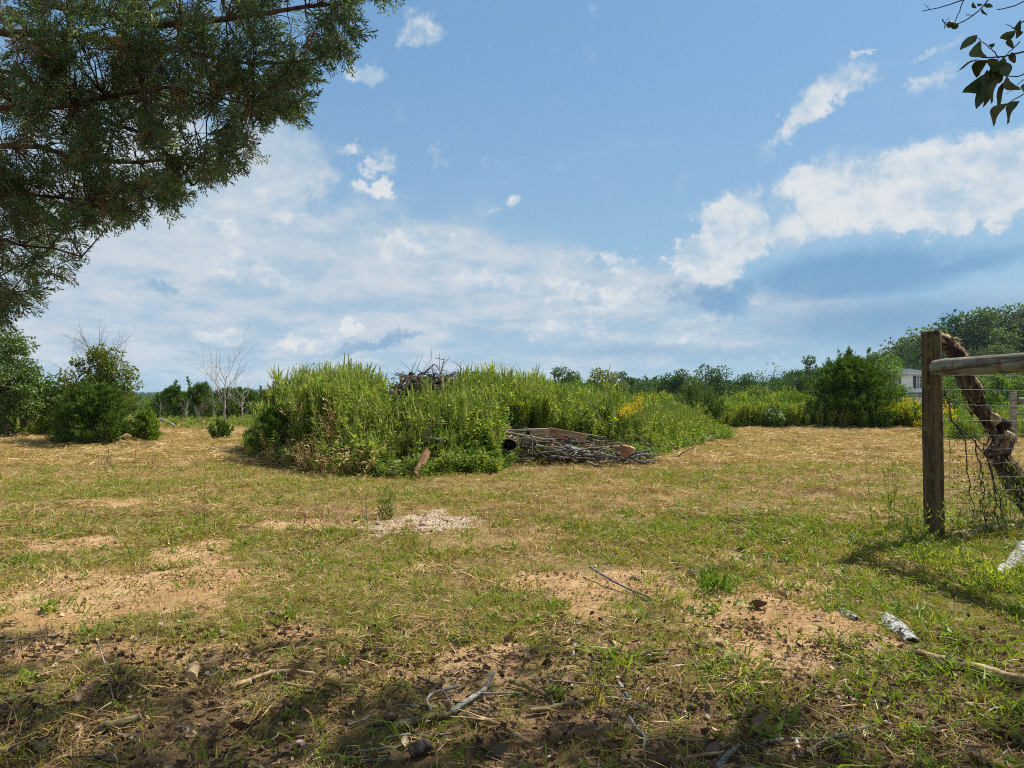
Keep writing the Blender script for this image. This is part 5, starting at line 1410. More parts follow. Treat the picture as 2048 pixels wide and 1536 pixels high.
# ------------------------------------------------------------------ leaning dead log behind the mesh
def gnarled(nm, pts, rads, mats, seed, n=70, sides=22, amp=0.22, parent=None):
    g = np.random.default_rng(seed)
    P = curve(pts, n); t0 = np.linspace(0, 1, len(rads)); rad = np.interp(np.linspace(0, 1, n), t0, rads)
    m = MB(); T = np.gradient(P, axis=0); T /= np.linalg.norm(T, axis=1)[:, None]
    U = np.cross(T, [0.1, 1, 0.05]); U /= np.linalg.norm(U, axis=1)[:, None]; Wv = np.cross(U, T)
    a = np.arange(sides) / sides * 6.2832; s_ = np.linspace(0, 1, n) * n * 0.16
    A, Sg = np.meshgrid(a, s_)
    ridge_ = fbm(np.cos(A) * 2.2 + 7, np.sin(A) * 2.2 + Sg * 0.35, seed, 4) - 0.5; lump = fbm(np.cos(A) * 1.0 + Sg, np.sin(A) * 1.0 + 3, seed + 5, 3) - 0.5
    rr = rad[:, None] * (1 + amp * 2.4 * ridge_ + amp * 2.0 * lump)
    V = P[:, None] + rr[..., None] * (np.cos(a)[None, :, None] * U[:, None] + np.sin(a)[None, :, None] * Wv[:, None])
    V = V + g.normal(size=V.shape) * rad.mean() * 0.02
    i = np.arange(n - 1)[:, None] * sides; k = np.arange(sides)
    F = np.stack([i + k, i + (k + 1) % sides, i + sides + (k + 1) % sides, i + sides + k], -1).reshape(-1, 4)
    # material 1 where the light stripped wood shows: crests on the upper side
    cen = ridge_[:-1]; up = (np.cos(a)[None, :] * U[:-1, 2:3] + np.sin(a)[None, :] * Wv[:-1, 2:3])
    mi = ((up > 0.15) & (fbm(A[:-1] * 1.5, Sg[:-1] * 0.9, seed + 9, 3) > 0.47)).astype(int).reshape(-1)
    m.add(V.reshape(-1, 3), F); m.M[-1] = mi
    for e, b in ((0, 0), (n - 1, (n - 1) * sides)):
        ring = V[e]; c = P[e] - T[e] * rad[e] * (-0.3 if e else 0.3) * -1 * (1 if e == 0 else -1)
        m.add(np.vstack([ring, c[None]]), [[(q + (e == 0)) % sides, (q + (e != 0)) % sides, sides] for q in range(sides)])
        m.M[-1][:] = 2 if len(mats) > 2 else 0
    return link(nm, m.mesh(nm, mats, False), parent)
M_dead_dark = bark_mat('dead_bark', (0.016, 0.011, 0.010), (0.10, 0.065, 0.05), 16, (1, 1, 0.35), 0.9, c3=(0.17, 0.15, 0.135), hi=0.68)
M_dead_light = bark_mat('stripped_wood', (0.12, 0.06, 0.035), (0.50, 0.37, 0.23), 16, (1, 1, 0.3), 0.9)
LD = 6.75
lp = [at(1868, 672, LD), at(1896, 688, LD), at(1918, 712, LD - 0.05), at(1928, 748, LD - 0.1), at(1946, 782, LD - 0.12), at(1954, 815, LD), at(1982, 846, LD + 0.05), at(2006, 872, LD), at(1990, 908, LD - 0.05), at(2012, 945, LD - 0.05), at(2052, 990, LD - 0.1), at(2092, 1030, LD - 0.1), at(2130, 1062, LD - 0.1)]
lr = [0.050, 0.070, 0.085, 0.072, 0.068, 0.068, 0.080, 0.092, 0.092, 0.10, 0.13, 0.15, 0.16]
dl = gnarled('leaning_log', lp, lr, [M_dead_dark, M_dead_light, M_dead_dark], 61, amp=0.36)
tag(dl, 'twisted dead tree trunk leaning behind the corner post, bark peeling', 'dead trunk')
# broken hollow and knots
kn = MB(); kn.tube([at(1916, 700, LD - 0.14), at(1919, 708, LD - 0.16), at(1920, 718, LD - 0.13)], [0.03, 0.046, 0.03], 10, 0, 0.4)
link('hollow', kn.mesh('hollow', M_crack), dl)
for q, (px, py, r_) in enumerate(((1936, 768, 0.045), (1986, 838, 0.05), (2004, 848, 0.05), (2008, 872, 0.045), (1984, 905, 0.05))):
    km = MB(); c = at(px, py, LD - 0.08); e = c + np.array([(-0.05, 0.03, 0.05, 0.06, -0.06)[q], -0.05, 0.0]); km.tube([c, (c + e) / 2, e], [r_ * 1.2, r_, r_ * 0.5], 9, 0, 0.4, q); link('knot', km.mesh('knot', M_dead_light if q in (1, 3) else M_dead_dark), dl)

# loose bark flakes and splinters on the leaning log
g = np.random.default_rng(64); cp_ = curve(lp, 60); cr_ = np.interp(np.linspace(0, 1, 60), np.linspace(0, 1, len(lr)), lr); n = 420
ki = g.integers(2, 58, n); ax_ = np.gradient(cp_, axis=0)[ki]; ax_ /= np.linalg.norm(ax_, axis=1)[:, None]; rd = np.cross(ax_, unit(n, g)); rd /= np.linalg.norm(rd, axis=1)[:, None]
fm_ = MB(); fm_.leaves(cp_[ki] + rd * (cr_[ki] * 1.02)[:, None], ax_ * g.choice([-1, 1], n)[:, None] + rd * 0.28 + g.normal(size=(n, 3)) * 0.12, rd, 0.04 + 0.07 * g.random(n), 0.012 + 0.02 * g.random(n), 0, 0.1)
fm_.M[-1] = (g.random(n) < 0.4).astype(int)
tag(link('bark_flakes', fm_.mesh('bark_flakes', [M_dead_dark, M_dead_light]), dl), kind='stuff')
# staples and cut wire ends on the corner post
fpost0 = [c for c in fence.children if c.name.startswith('post')][0]
for zr in zrows:
    w_ = MB(); a_ = np.linspace(0.9, -0.5, 9); w_.tube(np.stack([FX + 0.079 * np.cos(a_), FY + 0.079 * np.sin(a_), zr + 0 * a_], 1)[::-1], 0.002, 4); link('wire_end', w_.mesh('wire_end', M_wire), fence)
    w_ = MB(); w_.tube([(FX + 0.070, FY - 0.032, zr + 0.012), (FX + 0.074, FY - 0.038, zr + 0.006), (FX + 0.074, FY - 0.038, zr - 0.006), (FX + 0.070, FY - 0.032, zr - 0.012)], 0.0018, 4); link('staple', w_.mesh('staple', M_wire), fpost0)
# drying cracks in the corner post
fpost = [c for c in fence.children if c.name.startswith('post')][0]
for k in range(7):
    a = -1.57 + g.normal() * 0.7; z0_ = fz + 0.2 + 1.2 * g.random(); l = 0.25 + 0.5 * g.random(); zz = np.linspace(z0_, min(z0_ + l, ftop - 0.01), 10); aa = a + 0.04 * np.cumsum(g.normal(size=10)) * 0.5
    pc = np.stack([FX - 0.006 * (zz - fz + 0.3) + 0.0755 * np.cos(aa), FY + 0.0755 * np.sin(aa), zz], 1)
    link('crack', MB().tube(pc, 0.0028 * np.sin(np.linspace(0.15, 3.0, 10)) + 0.0004, 4, caps=False).mesh('crack', M_crack), fpost)

# dry vines climbing the mesh and stems round the post
g = np.random.default_rng(88)
vn = thing('dry_vine', 'dry brown vine hanging across the wire mesh by the corner post', 'vine', (0, 0, 0))
for (pts_) in ([(1893, 795), (1905, 850), (1940, 870), (1985, 900)], [(1888, 780), (1893, 795), (1897, 805)], [(1900, 840), (1925, 860), (1932, 905), (1945, 1040)], [(1940, 872), (1975, 910), (1990, 1000), (1996, 1070)], [(1965, 895), (1985, 950), (2010, 1060)], [(1950, 880), (1962, 960), (1968, 1066)]):
    st = curve([at(a, b, FY - 0.02) for a, b in pts_], 16, 0.008, g)
    m = MB(); m.tube(st, np.linspace(0.006, 0.0035, 16), 5)
    for k in range(22):
        q = st[g.integers(1, 15)]; e = q + g.normal(size=3) * np.array([0.07, 0.02, 0.06]); m.tube(np.array([q, (q + e) / 2 + g.normal(size=3) * 0.006, e]), [0.0022, 0.0016, 0.001], 3, caps=False)
    link('stem', m.mesh('stem', M_stick_dark, True), vn)
m = MB(); q = np.vstack([np.stack([spot(a, FY)[0] + 0 * np.zeros(1), np.array([FY - 0.03]), np.array([CAMH + (HZ - b) / FPX * FY])], 1) for a, b in [(1900 + 60 * g.random() + 40 * (k > 60), 850 + 200 * g.random()) for k in range(130)]])
m.leaves(q + g.normal(size=q.shape) * 0.01, unit(130, g), unit(130, g), 0.03, 0.014); tag(link('foliage', m.mesh('foliage', M_dead_leaf), vn), kind='stuff')

# ------------------------------------------------------------------ near red cedar whose branches fill the upper left
def cedar_spray(nm, seed, L=0.15, mat=None):
    g = np.random.default_rng(seed); m = MB()
    ax = curve([(0, 0, 0), (L * 0.5, 0.012 * g.normal(), 0.004), (L, 0.02 * g.normal(), -0.015)], 5, 0.002, g)
    m.tube(ax, np.linspace(0.0022, 0.001, 5), 3, 1, caps=False)
    P = []; D = []; LL = []
    for k in range(17):
        t = (k + 0.5) / 17; p = np.array([np.interp(t, np.linspace(0, 1, 5), ax[:, c]) for c in range(3)])
        sgn = 1 if k % 2 else -1; l = L * (0.42 * (1 - t) + 0.14) * (0.7 + 0.5 * g.random())
        d = np.array([0.72, sgn * (0.55 + 0.2 * g.random()), g.normal() * 0.35]); d /= np.linalg.norm(d)
        P.append(p); D.append(d); LL.append(l)
        for j in range(3):
            t2 = 0.3 + 0.25 * j; d2 = d + g.normal(size=3) * 0.45 + np.array([0.2, 0, 0]); d2 /= np.linalg.norm(d2)
            P.append(p + d * l * t2); D.append(d2); LL.append(l * (0.55 - 0.12 * j) + 0.008)
    P = np.array(P); D = np.array(D); LL = np.array(LL)
    m.leaves(P, D, unit(len(P), g), LL, 0.0064, 0, 0.0, 0.5)
    return source(nm, m, [mat or M_cedar_near, M_bark_red])
SPR = [cedar_spray('cedar_spray_%d' % k, 700 + k) for k in range(5)] + [cedar_spray('cedar_spray_dry', 709, 0.14, M_straw_dark)]
poly = np.array([(-900, -700), (900, -700), (780, -60), (745, 20), (705, 85), (660, 110), (635, 165), (595, 205), (515, 235), (480, 255), (505, 305), (425, 340), (395, 392), (300, 425), (262, 440), (190, 425), (150, 445), (172, 500), (112, 545), (60, 560), (28, 600), (-60, 640), (-300, 700), (-900, 760)], float)
def inside(px, py, poly):
    r_ = np.zeros(len(px), bool); n = len(poly); j = n - 1
    for i in range(n):
        xi, yi = poly[i]; xj, yj = poly[j]
        c = ((yi > py) != (yj > py)) & (px < (xj - xi) * (py - yi) / (yj - yi + 1e-9) + xi)
        r_ ^= c; j = i
    return r_
g = np.random.default_rng(99)
TRK = np.array([-6.4, 5.2, 0.0])
cedar = thing('red_cedar', 'near red cedar whose drooping boughs fill the upper left of the view', 'tree', (0, 0, 0))
tmz = hz(TRK[0], TRK[1])
m = MB(); m.tube(curve([(TRK[0], TRK[1], tmz - 0.3), (TRK[0] + 0.1, TRK[1], 3.0), (TRK[0] - 0.1, TRK[1] + 0.1, 8.5)], 18, 0.02, g), np.linspace(0.27, 0.07, 18), 16, 0, 0.2, 3)
link('trunk', m.mesh('trunk', M_bark_red, True), cedar)
limbs = []
def limb(pxs, depths, r0, r1, from_trunk=None, n=22):
    r0 *= 0.75; r1 *= 0.8; pts = [at(a, b, d) for (a, b), d in zip(pxs, depths)]
    if from_trunk is not None: pts = [np.array([TRK[0], TRK[1], from_trunk])] + pts
    st = curve(pts, n, 0.012, g); m = MB(); m.tube(st, np.linspace(r0, r1, n), 9, 0, 0.2, int(g.integers(1e6)))
    link('limb', m.mesh('limb', M_bark_red, True), cedar); limbs.append(st)
limb([(-300, -140), (90, 0), (200, 28), (325, 46), (385, 48), (470, 32), (560, 12), (690, 5)], [5.0, 4.7, 4.7, 4.6, 4.6, 4.6, 4.6, 4.5], 0.085, 0.012, 4.3)
limb([(-400, 20), (-60, 45), (80, 62), (150, 74), (285, 78), (380, 110), (470, 120), (560, 120), (640, 110)], [5.2, 5.0, 5.0, 5.0, 4.9, 4.9, 4.9, 4.8, 4.8], 0.07, 0.010, 3.9)
limb([(-400, 190), (-40, 205), (60, 218), (160, 208), (240, 190), (310, 165), (370, 140), (500, 205)], [4.8, 4.6, 4.5, 4.4, 4.4, 4.3, 4.3, 4.3], 0.06, 0.008, 3.3)
limb([(-400, 260), (-50, 285), (60, 290), (110, 305), (180, 330), (280, 330), (400, 310), (480, 300)], [5.0, 4.8, 4.8, 4.7, 4.7, 4.6, 4.6, 4.6], 0.055, 0.007, 3.0)
limb([(-400, 380), (-100, 370), (0, 380), (120, 400), (230, 420)], [4.7, 4.5, 4.4, 4.4, 4.3], 0.045, 0.007, 2.7)
limb([(-400, 470), (-100, 460), (40, 480), (110, 500), (160, 510)], [4.6, 4.4, 4.3, 4.3, 4.3], 0.04, 0.006, 2.5)
limb([(-400, 560), (-160, 540), (-40, 545), (20, 580)], [4.6, 4.4, 4.3, 4.3], 0.035, 0.006, 2.3)
limb([(-300, -300), (60, -160), (300, -60), (520, -40), (700, -60), (790, -30)], [5.2, 5.0, 5.0, 4.9, 4.8, 4.8], 0.06, 0.010, 4.8)
limb([(-200, 100), (0, 130), (130, 190), (230, 250), (330, 280), (380, 370)], [5.4, 5.3, 5.3, 5.2, 5.1, 5.0], 0.05, 0.007, 3.7)
LP = np.vstack(limbs)
# boughs: each twig runs from the limbs out to a tip and carries sprays
n_try = 6200
px = -850 + 1700 * g.random(n_try); py = -650 + 1400 * g.random(n_try)
ok = inside(px, py, poly)
dens = np.where((px < -60) | (py < -60), 0.2, 0.95)
clear_ = fbm(px / 48, py / 40, 200, 4)
ok &= (g.random(n_try) < dens) & (clear_ > 0.484)
px, py = px[ok], py[ok]
dep = 3.9 + 1.7 * g.random(len(px))
tips = np.stack([(px - CX) / FPX * dep, dep, CAMH + (HZ - py) / FPX * dep], 1)
tw = MB(); SP = []; SR = []; SS = []
for tp in tips:
    # attach to a limb point up-left of the tip
    dd = LP - tp; cost = np.linalg.norm(dd, axis=1) + 0.8 * np.maximum(0, dd[:, 0]) + 0.2 * g.random(len(LP))
    b = LP[np.argmin(cost)]
    v = tp - b; l = np.linalg.norm(v)
    if l > 0.75: b = tp - v / l * 0.75; v = tp - b; l = 0.75
    if l < 0.1: continue
    st = curve([b, b + v * 0.5 + np.array([0, 0, 0.05 * l]) + g.normal(size=3) * 0.03, tp + np.array([0, 0, -0.02])], 6, 0.006, g)
    tw.tube(st, np.linspace(0.006, 0.002, 6), 3, caps=False)
    k = 4
    for j in range(k):
        t = 0.45 + 0.55 * (j + g.random()) / k; p = np.array([np.interp(t, np.linspace(0, 1, 6), st[:, c]) for c in range(3)])
        d = v / l * 0.8 + np.array([0.35, 0, -0.38]) + g.normal(size=3) * 0.45
        SP.append(p); d = Vector(d); e = d.to_track_quat('X', 'Z').to_euler(); q = d.to_track_quat('X', 'Z') @ Matrix.Rotation(g.random() * 6.28, 3, 'X').to_quaternion(); e = q.to_euler(); SR.append(tuple(e)); SS.append(0.75 + 0.65 * g.random())
# bare inner twigs and dead strands
for k in range(800):
    b = LP[g.integers(0, len(LP))]; d = np.array([0.7, g.normal() * 0.5, -0.25 + g.normal() * 0.5]); l = 0.25 + 0.5 * g.random()
    e_ = b + d * l
    if not inside(np.array([CX + e_[0] / e_[1] * FPX + 25]), np.array([HZ - (e_[2] - CAMH) / e_[1] * FPX + 20]), poly)[0]: continue
    tw.tube(curve([b, b + d * l * 0.5 + g.normal(size=3) * 0.04, b + d * l], 5, 0.006, g), np.linspace(0.005, 0.0015, 5), 3, caps=False)
tag(link('twigs', tw.mesh('twigs', M_bark_red, True), cedar), kind='stuff')
scatter('crown', SPR, np.array(SP), np.array(SR), np.array(SS), np.where(g.random(len(SP)) < 0.09, 5, g.integers(0, 5, len(SP))), parent=cedar)
print('sprays', len(SP))

# ------------------------------------------------------------------ shade tree reaching over from the right
shade = thing('persimmon_tree', 'persimmon tree reaching over the view, a dark leafy sprig hanging at the upper right', 'tree', (0, 0, 0))
g = np.random.default_rng(123)
SB = np.array([5.6, 1.2, hz(5.6, 1.2)])
m = MB(); m.tube(curve([SB - [0, 0, 0.3], SB + [0.1, 0.2, 2.4], SB + [-0.1, 0.8, 5.6], SB + [-0.3, 1.4, 7.5]], 16, 0.02, g), np.linspace(0.20, 0.05, 16), 14, 0, 0.15)
link('trunk', m.mesh('trunk', M_bark, True), shade)
limb_pts = []
for k, (ex, ey, ez) in enumerate(((0.8, 3.6, 6.0), (1.6, 5.6, 6.6), (3.4, 6.2, 6.8), (5.6, 6.4, 6.9), (0.6, 2.2, 5.8), (2.4, 1.8, 5.8), (7.4, 5.4, 6.8), (8.6, 2.8, 6.4), (1.0, 0.6, 5.6), (3.6, 0.0, 5.6), (4.2, 4.0, 7.2))):
    h0 = 3.4 + 0.25 * k; st = curve([SB + [0, h0 * 0.12, h0], ((SB[0] + ex) / 2, (SB[1] + ey) / 2 + 0.2, (h0 + ez) / 2 + 0.5), (ex, ey, ez)], 12, 0.03, g)
    m = MB(); m.tube(st, np.linspace(0.07, 0.012, 12), 8, 0, 0.15); link('limb', m.mesh('limb', M_bark, True), shade); limb_pts.append(st)
LPs = np.vstack(limb_pts)
def twig_leaves(nm, seed):
    g = np.random.default_rng(seed); m = MB(); ax = curve([(0, 0, 0), (0.2, 0.03, 0.02), (0.42, 0, -0.05)], 5, 0.01, g); m.tube(ax, np.linspace(0.004, 0.0015, 5), 4, 1, caps=False)
    n = 22; t = g.random(n); P = np.stack([np.interp(t, np.linspace(0, 1, 5), ax[:, c]) for c in range(3)], 1)
    a = g.random(n) * 6.28; D = np.stack([0.5 + 0 * a, np.cos(a), 0.4 * np.sin(a) - 0.3], 1)
    m.leaves(P, D, np.tile([0, 0, 1.0], (n, 1)) + g.normal(size=(n, 3)) * 0.4, 0.11 * (0.6 + 0.6 * g.random(n)), 0.055, 0, 0.08)
    return source(nm, m, [M_persimmon, M_bark])
TW = [twig_leaves('persimmon_twig_%d' % k, 800 + k) for k in range(4)]
n = 5500
x = -0.2 + 9.6 * g.random(n); y = -1.2 + 8.8 * g.random(n); z = 5.0 + 2.8 * g.random(n)
gapn = fbm(x * 1.5, y * 1.5, 303, 4)
zmin = CAMH + 0.545 * np.maximum(y + 0.6, 0) + 0.35
edge = 6.45 + 1.6 * (fbm(x * 0.8, x * 0, 305, 2) - 0.5) + (z - 6.0) * 0.5
ok = (gapn > 0.47) & (z > zmin) & (y < edge)
x, y, z = x[ok], y[ok], z[ok]
# thin the canopy out towards its edge so the shade breaks up
keep_ = g.random(len(x)) < np.clip((edge[ok] - y) / 1.1, 0.25, 1.0)
x, y, z = x[keep_], y[keep_], z[keep_]
scatter('crown', TW, np.stack([x, y, z], 1), np.stack([g.normal(size=len(x)) * 0.4, g.normal(size=len(x)) * 0.4, g.random(len(x)) * 6.28], 1), 0.85 + 0.5 * g.random(len(x)), g.integers(0, 4, len(x)), parent=shade)
br = link('branch', None, shade)
bpy.data.objects.remove(br)
SD = 2.35
def tw_path(pts, r0, r1, d=SD, n=14): return curve([at(a, b, d + dd) for a, b, dd in pts], n, 0.001, g), np.linspace(r0, r1, n)
bm_ = MB()
end = at(2150, 40, SD); tgt = LPs[np.argmin(np.linalg.norm(LPs - (end + [0.5, 0.5, 1.2]), axis=1))]
bm_.tube(curve([tgt, (tgt + end) / 2 + [0.2, 0, 0.3], end, at(2100, 90, SD)], 16, 0.004, g), np.linspace(0.02, 0.006, 16), 7)
for pts_, r0 in (([(2150, 40, 0), (2095, 85, 0), (2048, 100, 0), (2005, 112, 0), (1970, 110, 0)], 0.004), ([(2095, 85, 0), (2060, 140, 0.02), (2048, 150, 0.02), (2018, 146, 0.03)], 0.003), ([(2100, 90, 0), (2075, 170, 0), (2048, 188, 0.02), (2022, 204, 0.03)], 0.003),
                 ([(2005, 112, 0), (1989, 92, 0.01), (1967, 76, 0.02), (1960, 66, 0.02)], 0.002), ([(2100, 20, 0), (2048, 40, 0), (2035, 60, 0)], 0.003), ([(2048, 78, 0), (2030, 95, 0), (2012, 112, 0)], 0.002), ([(2150, -60, 0.1), (2048, 1, 0.1), (2028, 8, 0.1), (2002, 13, 0.1)], 0.003),
                 ([(2100, -90, 0.1), (2010, -40, 0.1), (1977, 4, 0.1), (1960, 21, 0.1), (1942, 34, 0.1), (1922, 42, 0.1)], 0.0034), ([(1960, -60, 0.1), (1933, 0, 0.1), (1916, 39, 0.1)], 0.0026), ([(1990, -30, 0.1), (1915, 0, 0.1), (1880, 11, 0.1), (1852, 16, 0.1)], 0.0026),
                 ([(1892, 32, 0.1), (1897, 40, 0.1), (1897, 52, 0.1)], 0.0022), ([(1940, 24, 0.1), (1955, 24, 0.1)], 0.0015), ([(1897, 46, 0.1), (1903, 28, 0.1), (1908, 36, 0.1)], 0.001), ([(1866, 12, 0.1), (1855, 0, 0.1)], 0.001), ([(2060, 150, 0), (2035, 172, 0), (2018, 185, 0)], 0.0014)):
    P_, R_ = tw_path(pts_, r0, r0 * 0.5); bm_.tube(P_, R_, 5)
branch = link('branch', bm_.mesh('branch', M_stick_dark, True), shade)
def big_leaf(b, t, w, curl, dj):
    """one persimmon leaf, 5x3 grid bent along and across"""
    B = at(b[0], b[1], SD + dj); T = at(t[0], t[1], SD + dj + 0.02 * g.normal()); ax = T - B; l = np.linalg.norm(ax); ax /= l
    view = np.array([0, 1, 0.0]) + g.normal(size=3) * 0.35; sd_ = np.cross(ax, view); sd_ /= np.linalg.norm(sd_); nn = np.cross(sd_, ax)
    W_ = w / FPX * SD; us = np.linspace(0, 1, 8); prof = np.sin(np.pi * us ** 0.85) ** 0.8; prof[0] = 0.03; prof[-1] = 0.02
    V = []
    for u_, p_ in zip(us, prof):
        c = B + ax * l * u_ + sd_ * curl * l * 0.22 * math.sin(u_ * 3.1) + nn * l * 0.08 * math.sin(u_ * 5)
        for v_ in (-0.5, 0, 0.5): V.append(c + sd_ * v_ * W_ * p_ * 1.1 + nn * (abs(v_) * 0.35 * W_ * p_ + 0.03 * W_ * math.sin(u_ * 17 + v_ * 5)))
    F = [[i * 3 + j, i * 3 + j + 1, i * 3 + j + 4, i * 3 + j + 3] for i in range(7) for j in range(2)]
    m = MB(); m.add(V, F); return m.mesh('leaf', M_persimmon, True)
for b, t, w in (((1962, 65), (1928, 96), 19), ((1967, 76), (1981, 111), 22), ((1997, 81), (1989, 92), 9), ((1969, 116), (1918, 136), 15), ((1985, 115), (1958, 150), 30), ((1985, 140), (1928, 184), 28), ((1981, 135), (1959, 217), 26), ((1993, 152), (1971, 212), 11), ((2005, 152), (1983, 207), 16),
                ((2016, 109), (1999, 143), 24), ((2005, 115), (1986, 152), 30), ((2020, 156), (1995, 216), 17), ((2022, 203), (1989, 252), 19), ((2046, 199), (2016, 246), 24), ((2020, 148), (2047, 177), 20), ((2050, 33), (2014, 47), 16), ((2040, 57), (2006, 72), 16), ((2023, 72), (2032, 93), 12), ((2030, 100), (2036, 122), 13),
                ((2032, 128), (2018, 141), 9), ((2012, 136), (1980, 156), 32), ((1972, 10), (1981, 26), 11), ((1976, 4), (1994, 8), 8), ((1955, -4), (1960, 10), 8), ((1962, 2), (1972, 3), 6), ((2055, 58), (2038, 72), 12), ((2010, 120), (2022, 150), 20), ((2100, 150), (2060, 200), 26), ((2110, 60), (2075, 20), 24), ((2090, 110), (2055, 125), 20)):
    link('leaf', big_leaf(b, t, w, g.normal() * 0.5, g.normal() * 0.03 + (0.1 if b[1] < 28 and b[0] < 2000 else 0)), branch)
M_fruit = plain_mat('persimmon_fruit', (0.05, 0.06, 0.02), 0.5, 0.3, 10)
for c in ((1907, 43), (1917, 46)):
    P_ = at(c[0], c[1], SD + 0.1); m = MB(); r_ = 6.8 / FPX * (SD + 0.1); zz = np.linspace(-1, 1, 9); m.tube(np.stack([P_[0] + 0 * zz, P_[1] + 0 * zz, P_[2] + zz * r_ * 0.95], 1), r_ * np.sqrt(np.clip(1 - zz ** 2, 0.02, 1)), 12)
    link('fruit', m.mesh('fruit', M_fruit, True), branch)

# ------------------------------------------------------------------ branches, logs and bits lying in the foreground
g = np.random.default_rng(321)
M_moss = bark_mat('mossy_log', (0.07, 0.06, 0.03), (0.19, 0.16, 0.085), 24, (1, 1, 1), 0.6, c3=(0.13, 0.14, 0.04))
M_yellowlog = bark_mat('lichen_log', (0.20, 0.17, 0.07), (0.36, 0.31, 0.14), 16, (0.3, 1, 1), 0.5)
M_pale = bark_mat('pale_lichen_bark', (0.06, 0.055, 0.048), (0.32, 0.325, 0.30), 26, (1, 1, 1), 0.9)
M_tanlog = bark_mat('tan_log', (0.17, 0.11, 0.055), (0.38, 0.28, 0.16), 26, (1, 1, 1), 0.5)
def lay(name, lab, cat, pts, rpx, mat, group=None, lift=0.0, side=0, sides=8, rough=0.2, r_end=0.7):
    P_ = []
    for q in pts:
        a, b = q[0], q[1]; x_, y_ = gpt(a, b); P_.append((x_, y_, hz(x_, y_)))
    P_ = np.array(P_); d_ = P_[:, 1].mean(); r_ = rpx / FPX * d_
    P_[:, 2] += r_ * 0.9 + 0.010 + lift + np.array([q[2] if len(q) > 2 else 0 for q in pts])
    st = curve(P_, 14, r_ * 0.12, g); m = MB(); m.tube(st, np.linspace(r_, r_ * r_end, 14), sides, 0, rough, int(g.integers(1e6)))
    for k in range(side):
        q = st[3 + int(g.integers(0, 9))]; e = q + np.array([g.normal() * 0.07, g.normal() * 0.07, 0.02 + 0.03 * g.random()]); m.tube(curve([q, (q + e) / 2 + g.normal(size=3) * 0.006, e], 5), np.linspace(r_ * 0.45, r_ * 0.15, 5), 5, caps=False)
    return tag(link(name, m.mesh(name, mat, True)), lab, cat, group)
lay('fallen_branch', 'blue-grey lichened branch slanting up at the bottom centre', 'branch', [(902, 1430), (940, 1408), (968, 1394), (986, 1380, 0.04)], 6.5, M_stick_grey, side=1)
lay('fallen_branch', 'hooked grey twig bent back left of the lichened branch', 'branch', [(917, 1389), (884, 1397), (860, 1405), (852, 1416), (864, 1434)], 3.2, M_stick_grey, lift=0.015)
lay('fallen_branch', 'thin dark twig curving down over the hooked grey twig', 'branch', [(836, 1372), (864, 1383), (893, 1405), (902, 1425)], 2.4, M_stick_dark, lift=0.02)
lay('fallen_log', 'mossy brown log half sunk below the lichened branch', 'log', [(788, 1463), (826, 1452), (864, 1440), (905, 1434)], 8.5, M_moss, side=2)
lay('fallen_branch', 'long brown branch running right and down from the mossy log', 'branch', [(930, 1434), (975, 1447), (1010, 1460), (1062, 1486)], 6, M_tanlog, side=2)
lay('fallen_branch', 'wavy grey twig lying under the mossy log', 'branch', [(775, 1477), (826, 1469), (864, 1474), (906, 1465)], 3, M_stick_grey)
lay('fallen_branch', 'short brown branch right of the upper end of the lichened one', 'branch', [(1019, 1377), (1051, 1384), (1092, 1400)], 5, M_tanlog)
lay('fallen_branch', 'mossy branch pointing up to the right between two leaf drifts', 'branch', [(1060, 1428), (1084, 1425), (1125, 1417), (1186, 1405)], 5.5, M_moss, side=1)
lay('dry_stalk', 'long straight straw coloured stalk on the ground right of centre', 'stalk', [(1098, 1383), (1190, 1388), (1300, 1395)], 1.6, M_stick, lift=0.02)
lay('fallen_branch', 'forked grey branch near the bottom right of centre', 'branch', [(1236, 1376), (1252, 1398), (1268, 1414), (1305, 1421)], 4.5, M_stick_grey, side=2)
lay('fallen_branch', 'pale crooked twig hanging below the forked grey branch', 'branch', [(1257, 1433), (1271, 1458), (1292, 1475), (1283, 1492)], 3.6, M_stick_grey)
for k, (a, b) in enumerate((((700, 1497), (790, 1494)), ((695, 1505), (782, 1511)), ((700, 1513), (794, 1517)))):
    lay('fallen_branch', ['upper of three parallel grey twigs at the bottom edge', 'middle of three parallel grey twigs at the bottom edge', 'lowest of three parallel grey twigs at the bottom edge'][k], 'branch', [a, ((a[0] + b[0]) / 2, (a[1] + b[1]) / 2 - 2), b], 3, M_stick_grey)
lay('log_chunk', 'short thick chunk of rotten log at the bottom centre', 'log', [(822, 1512), (840, 1506), (858, 1499)], 13, M_stick_dark, r_end=0.95, rough=0.3)
lay('fallen_branch', 'bowed tan root lying left of the dark leaf drift', 'branch', [(465, 1388), (500, 1374), (534, 1364), (584, 1356), (632, 1363)], 5.5, M_tanlog)
lay('log_chunk', 'small cut stub of wood standing in the left foreground', 'log', [(384, 1374), (388, 1362), (392, 1352)], 12, M_tanlog, r_end=0.95, rough=0.25)
lay('fallen_log', 'short mossy log in the bottom left shade', 'log', [(206, 1463), (240, 1458), (288, 1446)], 9, M_moss, r_end=0.9)
lay('fallen_log', 'brown log lying along the right edge of the foreground', 'log', [(1831, 1313), (1890, 1330), (1951, 1342), (2048, 1375), (2120, 1398)], 11, M_tanlog, side=2, sides=12, r_end=1.0)
